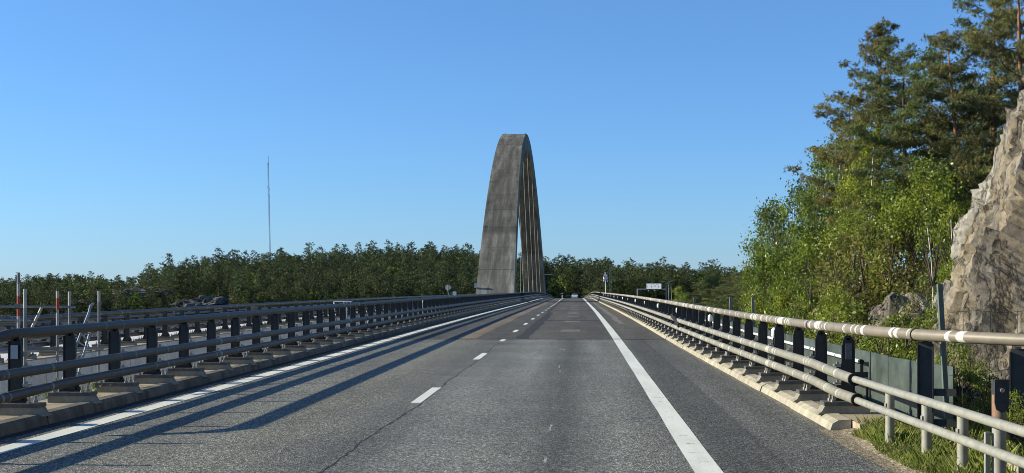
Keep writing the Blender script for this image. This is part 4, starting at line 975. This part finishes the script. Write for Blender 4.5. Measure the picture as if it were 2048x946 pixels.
# sign gantry
GY = 450
q0 = at(1274.5, 578, GY); q1 = at(1334, 578, GY); q2 = at(1309, 566.7, GY); kx = GY/2640
gt = empty('sign_gantry', (q0.x, GY, -6), 'sign gantry with a white board across the road right of the bridge', 'gantry', None, (0, 0, -.30))
mb = MB(); mb.box(-.14, .14, -.14, .14, 0, q0.z+6.1); B('leg', mb, M['scafpale'], gt)
mb = MB(); mb.box(-.2, .2, -.2, .2, 1.4, at(0, 569, GY).z+6); mb.box(-.2, .2, -.2, .2, 0, .8, 1); mb.box(-.2, .2, -.2, .2, .801, 1.399, 2); B('leg', mb, [M['blue'], M['white'], M['red']], gt, loc=(q1.x-q0.x, 0, 0))
mb = MB(); mb.box(.15, q1.x-q0.x-.21, -.1, .1, q0.z+5.85, q0.z+6.1); B('beam', mb, M['alu'], gt)
bx0, bx1 = at(1294, 0, GY).x-q0.x, at(1324.3, 0, GY).x-q0.x; bz0, bz1 = at(0, 578, GY).z+6, at(0, 567.2, GY).z+6
mb = MB(); mb.box(bx0-.1, bx1+.1, -.2, -.12, bz0-.1, bz1+.1, 1); mb.box(bx0, bx1, -.25, -.201, bz0, bz1, 0); bd = B('sign_board', mb, [M['white'], M['black']], gt)
mb = MB()
for fx in (.34, .80): mb.tube([(bx0+(bx1-bx0)*fx, -.28, bz0+.75), (bx0+(bx1-bx0)*fx, -.2505, bz0+.75)], .17, 12, 0, True, False)
fx = bx0+(bx1-bx0)*.55
mb.add([(fx-.1, -.27, bz0+1.45), (fx, -.27, bz0+1.5), (fx+.28, -.27, bz0+1.08), (fx+.2, -.27, bz0+1.0)], [(0, 1, 2, 3)]); mb.add([(fx+.28, -.271, bz0+1.08), (fx+.2, -.271, bz0+1.15), (fx-.1, -.271, bz0+.75), (fx, -.271, bz0+.7)], [(0, 1, 2, 3)])
for k in range(3): mb.box(bx0+.35, bx0+.40, -.27, -.2505, bz0+.45+k*.35, bz0+.65+k*.35)
for a in (.28, .42, .66, .74): mb.box(bx0+(bx1-bx0)*a, bx0+(bx1-bx0)*(a+.07), -.27, -.2505, bz1-.4, bz1-.32)
B('sign_symbols', mb, M['black'], bd)
for fx in (.13, .55): mb = MB(); mb.box(bx0+(bx1-bx0)*fx-.15, bx0+(bx1-bx0)*fx+.15, -.2, .0, bz0-.75, bz0-.4); B('camera_box', mb, M['scafpale'], gt)
def lamp(px, py, Z, base, arms, label):
    q = at(px, py, Z); H_ = q.z-base; e = empty('street_lamp', (q.x-LEAN*2*H_, Z, base), label, 'street lamp', 'street lamps beyond the bridge', (0, LEAN*2, 0))
    mb = MB(); mb.tube([(0, 0, 0), (0, 0, H_)], [.11, .07], 8); B('pole', mb, M['tube_new'], e)
    for s_ in arms:
        mb = MB(); mb.tube([(0, 0, H_-.05), (s_*.4, 0, H_+.35), (s_*1.1, 0, H_+.6)], .05, 6); B('arm', mb, M['tube_new'], e)
        mb = MB(); mb.box(s_*1.4-.35, s_*1.4+.35, -.14, .14, H_+.56, H_+.68); B('lamp_head', mb, M['scafpale'], e)
lamp(1336.5, 566, 400, -5, (-1, 1), 'double-armed street lamp just right of the sign gantry')
lamp(1342, 570, 395, -5, (-1,), 'single-armed street lamp right of the double-armed one')
lamp(1397, 569, 380, -6, (-1, 1), 'double-armed street lamp half hidden by the brown shore pines')
# flag poles
def flag(px, py, Z, base, label):
    q = at(px, py, Z); H_ = q.z-base; e = empty('flag_pole', (q.x, Z, base), label, 'flag pole', None, (0, LEAN, 0))
    mb = MB(); mb.tube([(0, 0, 0), (0, 0, H_)], [.16, .09], 8); B('pole', mb, M['white'], e)
    for s_, off in ((-1, 0), (1, .1)):
        mb = MB(); vs = []
        for i in range(5):
            for j in range(7): vs.append((s_*(.12+.10*i)+off, .12*math.sin(i*1.6+j*.5), H_-.25-.26*j-.2*i))
        for i in range(4):
            for j in range(6):
                mb.add([vs[i*7+j], vs[(i+1)*7+j], vs[(i+1)*7+j+1], vs[i*7+j+1]], [(0, 1, 2, 3)], 0 if (i+j) % 3 == 0 else 1)
        B('flag', mb, [M['red'], M['white']], e)
flag(1212, 544, 330, -4, 'white flag pole with red and white flags beyond the right rail')
q = at(1221, 530, 420); mm_ = empty('lattice_pole', (q.x, 420, -6), 'slim grey lattice pole right of the flag pole', 'mast'); hh = q.z+6
mb = MB()
for a in (-.22, .22): mb.tube([(a, 0, 0), (a*.7, 0, hh)], .05, 4)
for i in range(24): mb.tube([(-.22*(1-.3*i/24), 0, hh*i/24), (.22*(1-.3*i/24), 0, hh*(i+1)/24)], .03, 3)
B('lattice', mb, M['alu'], mm_)
q = at(1096, 549, 470); mb = MB(); mb.box(-1.5, 1.5, -1, 1, -.1, .08); mb.box(-.1, .1, -.1, .1, -6.2, -.101, 1); B('shed_roof', mb, [M['scafpale'], M['steel_dark']], None, loc=q, label='pale flat roof edge showing in the wood right of the arch', category='shed')
# white railing frame on the median, left
q = at(686, 604, 62); fr = empty('access_frame', (q.x, q.y, 0), 'small white tubular frame standing between the left rails', 'frame'); fz = q.z+.02
mb = MB(); mb.tube([(-.45, 0, fz), (.40, 0, fz)], .022, 6); B('top_bar', mb, M['white'], fr)
for a in (-.42, .04, .17, .36): mb = MB(); mb.tube([(a, 0, fz-.02), (a, 0, -.8)], .025, 6); B('upright', mb, M['white'], fr)
q = at(846, 600, 66); mb = MB(); mb.tube([(0, 0, 0), (0, 0, -1.7)], .05, 8); mb.tube([(0, 0, 0), (.25, .1, .05)], .03, 6); B('pale_pipe', mb, M['scafpale'], None, loc=(q.x, q.y, q.z), label='pale upright pipe behind the left rail near the joint', category='pipe')
q = at(909, 590, 92); mb = MB(); mb.tube([(0, 0, 0), (0, 0, -1.7)], .05, 8); mb.box(-.12, .12, -.1, .1, -.02, .25); B('lamp_pipe', mb, M['white'], None, loc=(q.x, q.y, q.z), label='white capped pipe behind the left rail, farther than the pale pipe', category='pipe')
mb = MB(); q = at(744, 617, 60); mb.tube([(0, 0, 0), (-.3, 0, -1.1)], .03, 6); B('leaning_rod', mb, M['alu'], None, loc=q, label='leaning metal rod behind the left rail under the white frame', category='rod')

# scaffold and ladder in the gap at the left
sc = empty('scaffold', (-9.2, 22, -2.5), 'tube scaffold with red and white uprights in the gap behind the left rail', 'scaffold')
def spost(px, ytop, Z, bands, parent=sc):
    q = at(px, ytop, Z); zb = -2.5; mb = MB(); x, y = q.x-parent.location.x, q.y-parent.location.y; zt = q.z+2.5
    segs_ = bands+[(99, 0)]; z = zt
    for (l, mi) in segs_:
        z2 = max(0, z-l)
        if z2 < z: mb.tube([(x, y, z), (x, y, z2)], .024, 8, mi, True)
        z = z2-.001
        if z <= 0: break
    B('upright', mb, [M['scaf'], M['scafpale'], M['red']], parent)
spost(37, 545, 21.2, [(.18, 0), (.20, 1), (.32, 2), (.35, 1)])
spost(50, 578, 20.6, [(.30, 1)]); spost(115, 582, 22.6, [(.12, 1), (.20, 2), (.3, 1)]); spost(139, 583, 23.2, [(.28, 1)]); spost(198, 582, 24.4, [(.2, 1)])
def bar(p, q, r=.024, m='scaf', nm='ledger'):
    mb = MB(); o = Vector(sc.location); mb.tube([Vector(p)-o, Vector(q)-o], r, 8); B(nm, mb, M[m], sc)
bar(at(-60, 613, 21), at(150, 614, 23.3)); bar(at(-60, 706, 21), at(205, 697, 24.4), .03); bar(at(-60, 699, 21.4), at(140, 695, 23.3), .02)
bar(at(64, 655, 22), at(83, 616, 22), .022, 'scafpale', 'brace'); bar(at(0, 640, 21.3), at(60, 641, 22), .02)
for px, py, Z in ((37, 612, 21.2), (50, 707, 20.6), (198, 698, 24.4), (139, 697, 23.2), (115, 697, 22.6)):
    mb = MB(); q = at(px, py, Z)-Vector(sc.location); mb.box(q.x-.05, q.x+.05, q.y-.05, q.y+.05, q.z-.035, q.z+.035); B('clamp', mb, M['rust'], sc)
ld = empty('ladder', (-8.7, 23.5, -1.5), 'aluminium ladder with hooked top leaning behind the left rail', 'ladder')
def lb(name, pts, r): mb = MB(); o = Vector(ld.location); mb.tube([Vector(p)-o for p in pts], r, 6); B(name, mb, M['alu'], ld)
A0, A1 = at(120, 775, 22.5), at(178, 625, 23.8); B0, B1 = at(152, 765, 22.9), at(184, 650, 23.8)
lb('side_rail', [A0, A1, at(181, 612, 23.9), at(187, 607, 24)], .022); lb('side_rail', [B0, B1], .022)
for k in range(9):
    t = (k+.5)/9.2; lb('rung', [A0.lerp(A1, t), B0.lerp(B1, t*1.02)], .014)
# weeds between the plinths at the left
def weed(x, y, z, s_, label):
    rng = np.random.default_rng(int(y*10)); cen = rng.normal(size=(260, 3))*np.array([.22, .14, .10])*s_; cen[:, 2] = np.abs(cen[:, 2])
    g_ = quads_mesh('w', cen, np.full(260, .03)*rng.uniform(.6, 1.3, 260), None, .5, 0, rng.uniform(.3, 1, 260)); tr = MB()
    for k in range(12): tr.tube([(0, 0, -.02), tuple(cen[k*7])], .004, 4, 1, False)
    put('weed', merge_mesh('weed', [(*g_, 0)], tr, [M['grass'], M['bark']]), None, (x, y, z), label=label, category='plant', group='weeds on the left kerb')
weed(-7.42, 19.0, .12, 1.0, 'yellow-green weed between the left plinths behind the second rail post')
weed(-7.38, 20.6, .12, .7, 'smaller weed on the left beam one plinth farther on')
# verge grass
n = 30000; rng = np.random.default_rng(5)
gx = 3.05+np.abs(rng.normal(0, .55, n)); gyy = rng.uniform(2.5, 15.6, n); keep = (gx < 4.9) & ~((gyy > 15.0) & (gx < 3.3)) & (gx > 3.06+.07*np.sin(gyy*2.3)) ; gx, gyy = gx[keep], gyy[keep]; n = len(gx)
cl = np.array([noise.noise(Vector((a*1.8, b_*1.1, 0))) for a, b_ in zip(gx, gyy)]); hgt = np.clip(.13+.12*cl, .05, .3)*rng.uniform(.5, 1.3, n)*np.clip((gx-2.98)*4, .35, 1)
an = rng.uniform(0, 6.28, n); le = rng.uniform(.1, .7, n)*hgt; base = np.stack([gx, gyy, np.full(n, .03)], 1); wv = np.stack([np.cos(an+1.57), np.sin(an+1.57), np.zeros(n)], 1)*.0038
V = np.empty((n, 4, 3)); V[:, 0] = base-wv; V[:, 1] = base+wv
mid = base+np.stack([np.cos(an)*le*.35, np.sin(an)*le*.35, hgt*.6], 1); V[:, 2] = mid+wv*.8
V[:, 3] = base+np.stack([np.cos(an)*le, np.sin(an)*le, hgt], 1)
put('verge_grass', merge_mesh('verge_grass', [(V.reshape(-1, 3), 4, np.repeat(np.clip(.5+cl*.6+rng.uniform(-.3, .3, n), 0, 1), 4), 0)], None, [M['grass']]), None, kind='stuff', label='ragged green grass growing on the verge under the pale tube barrier', category='grass')
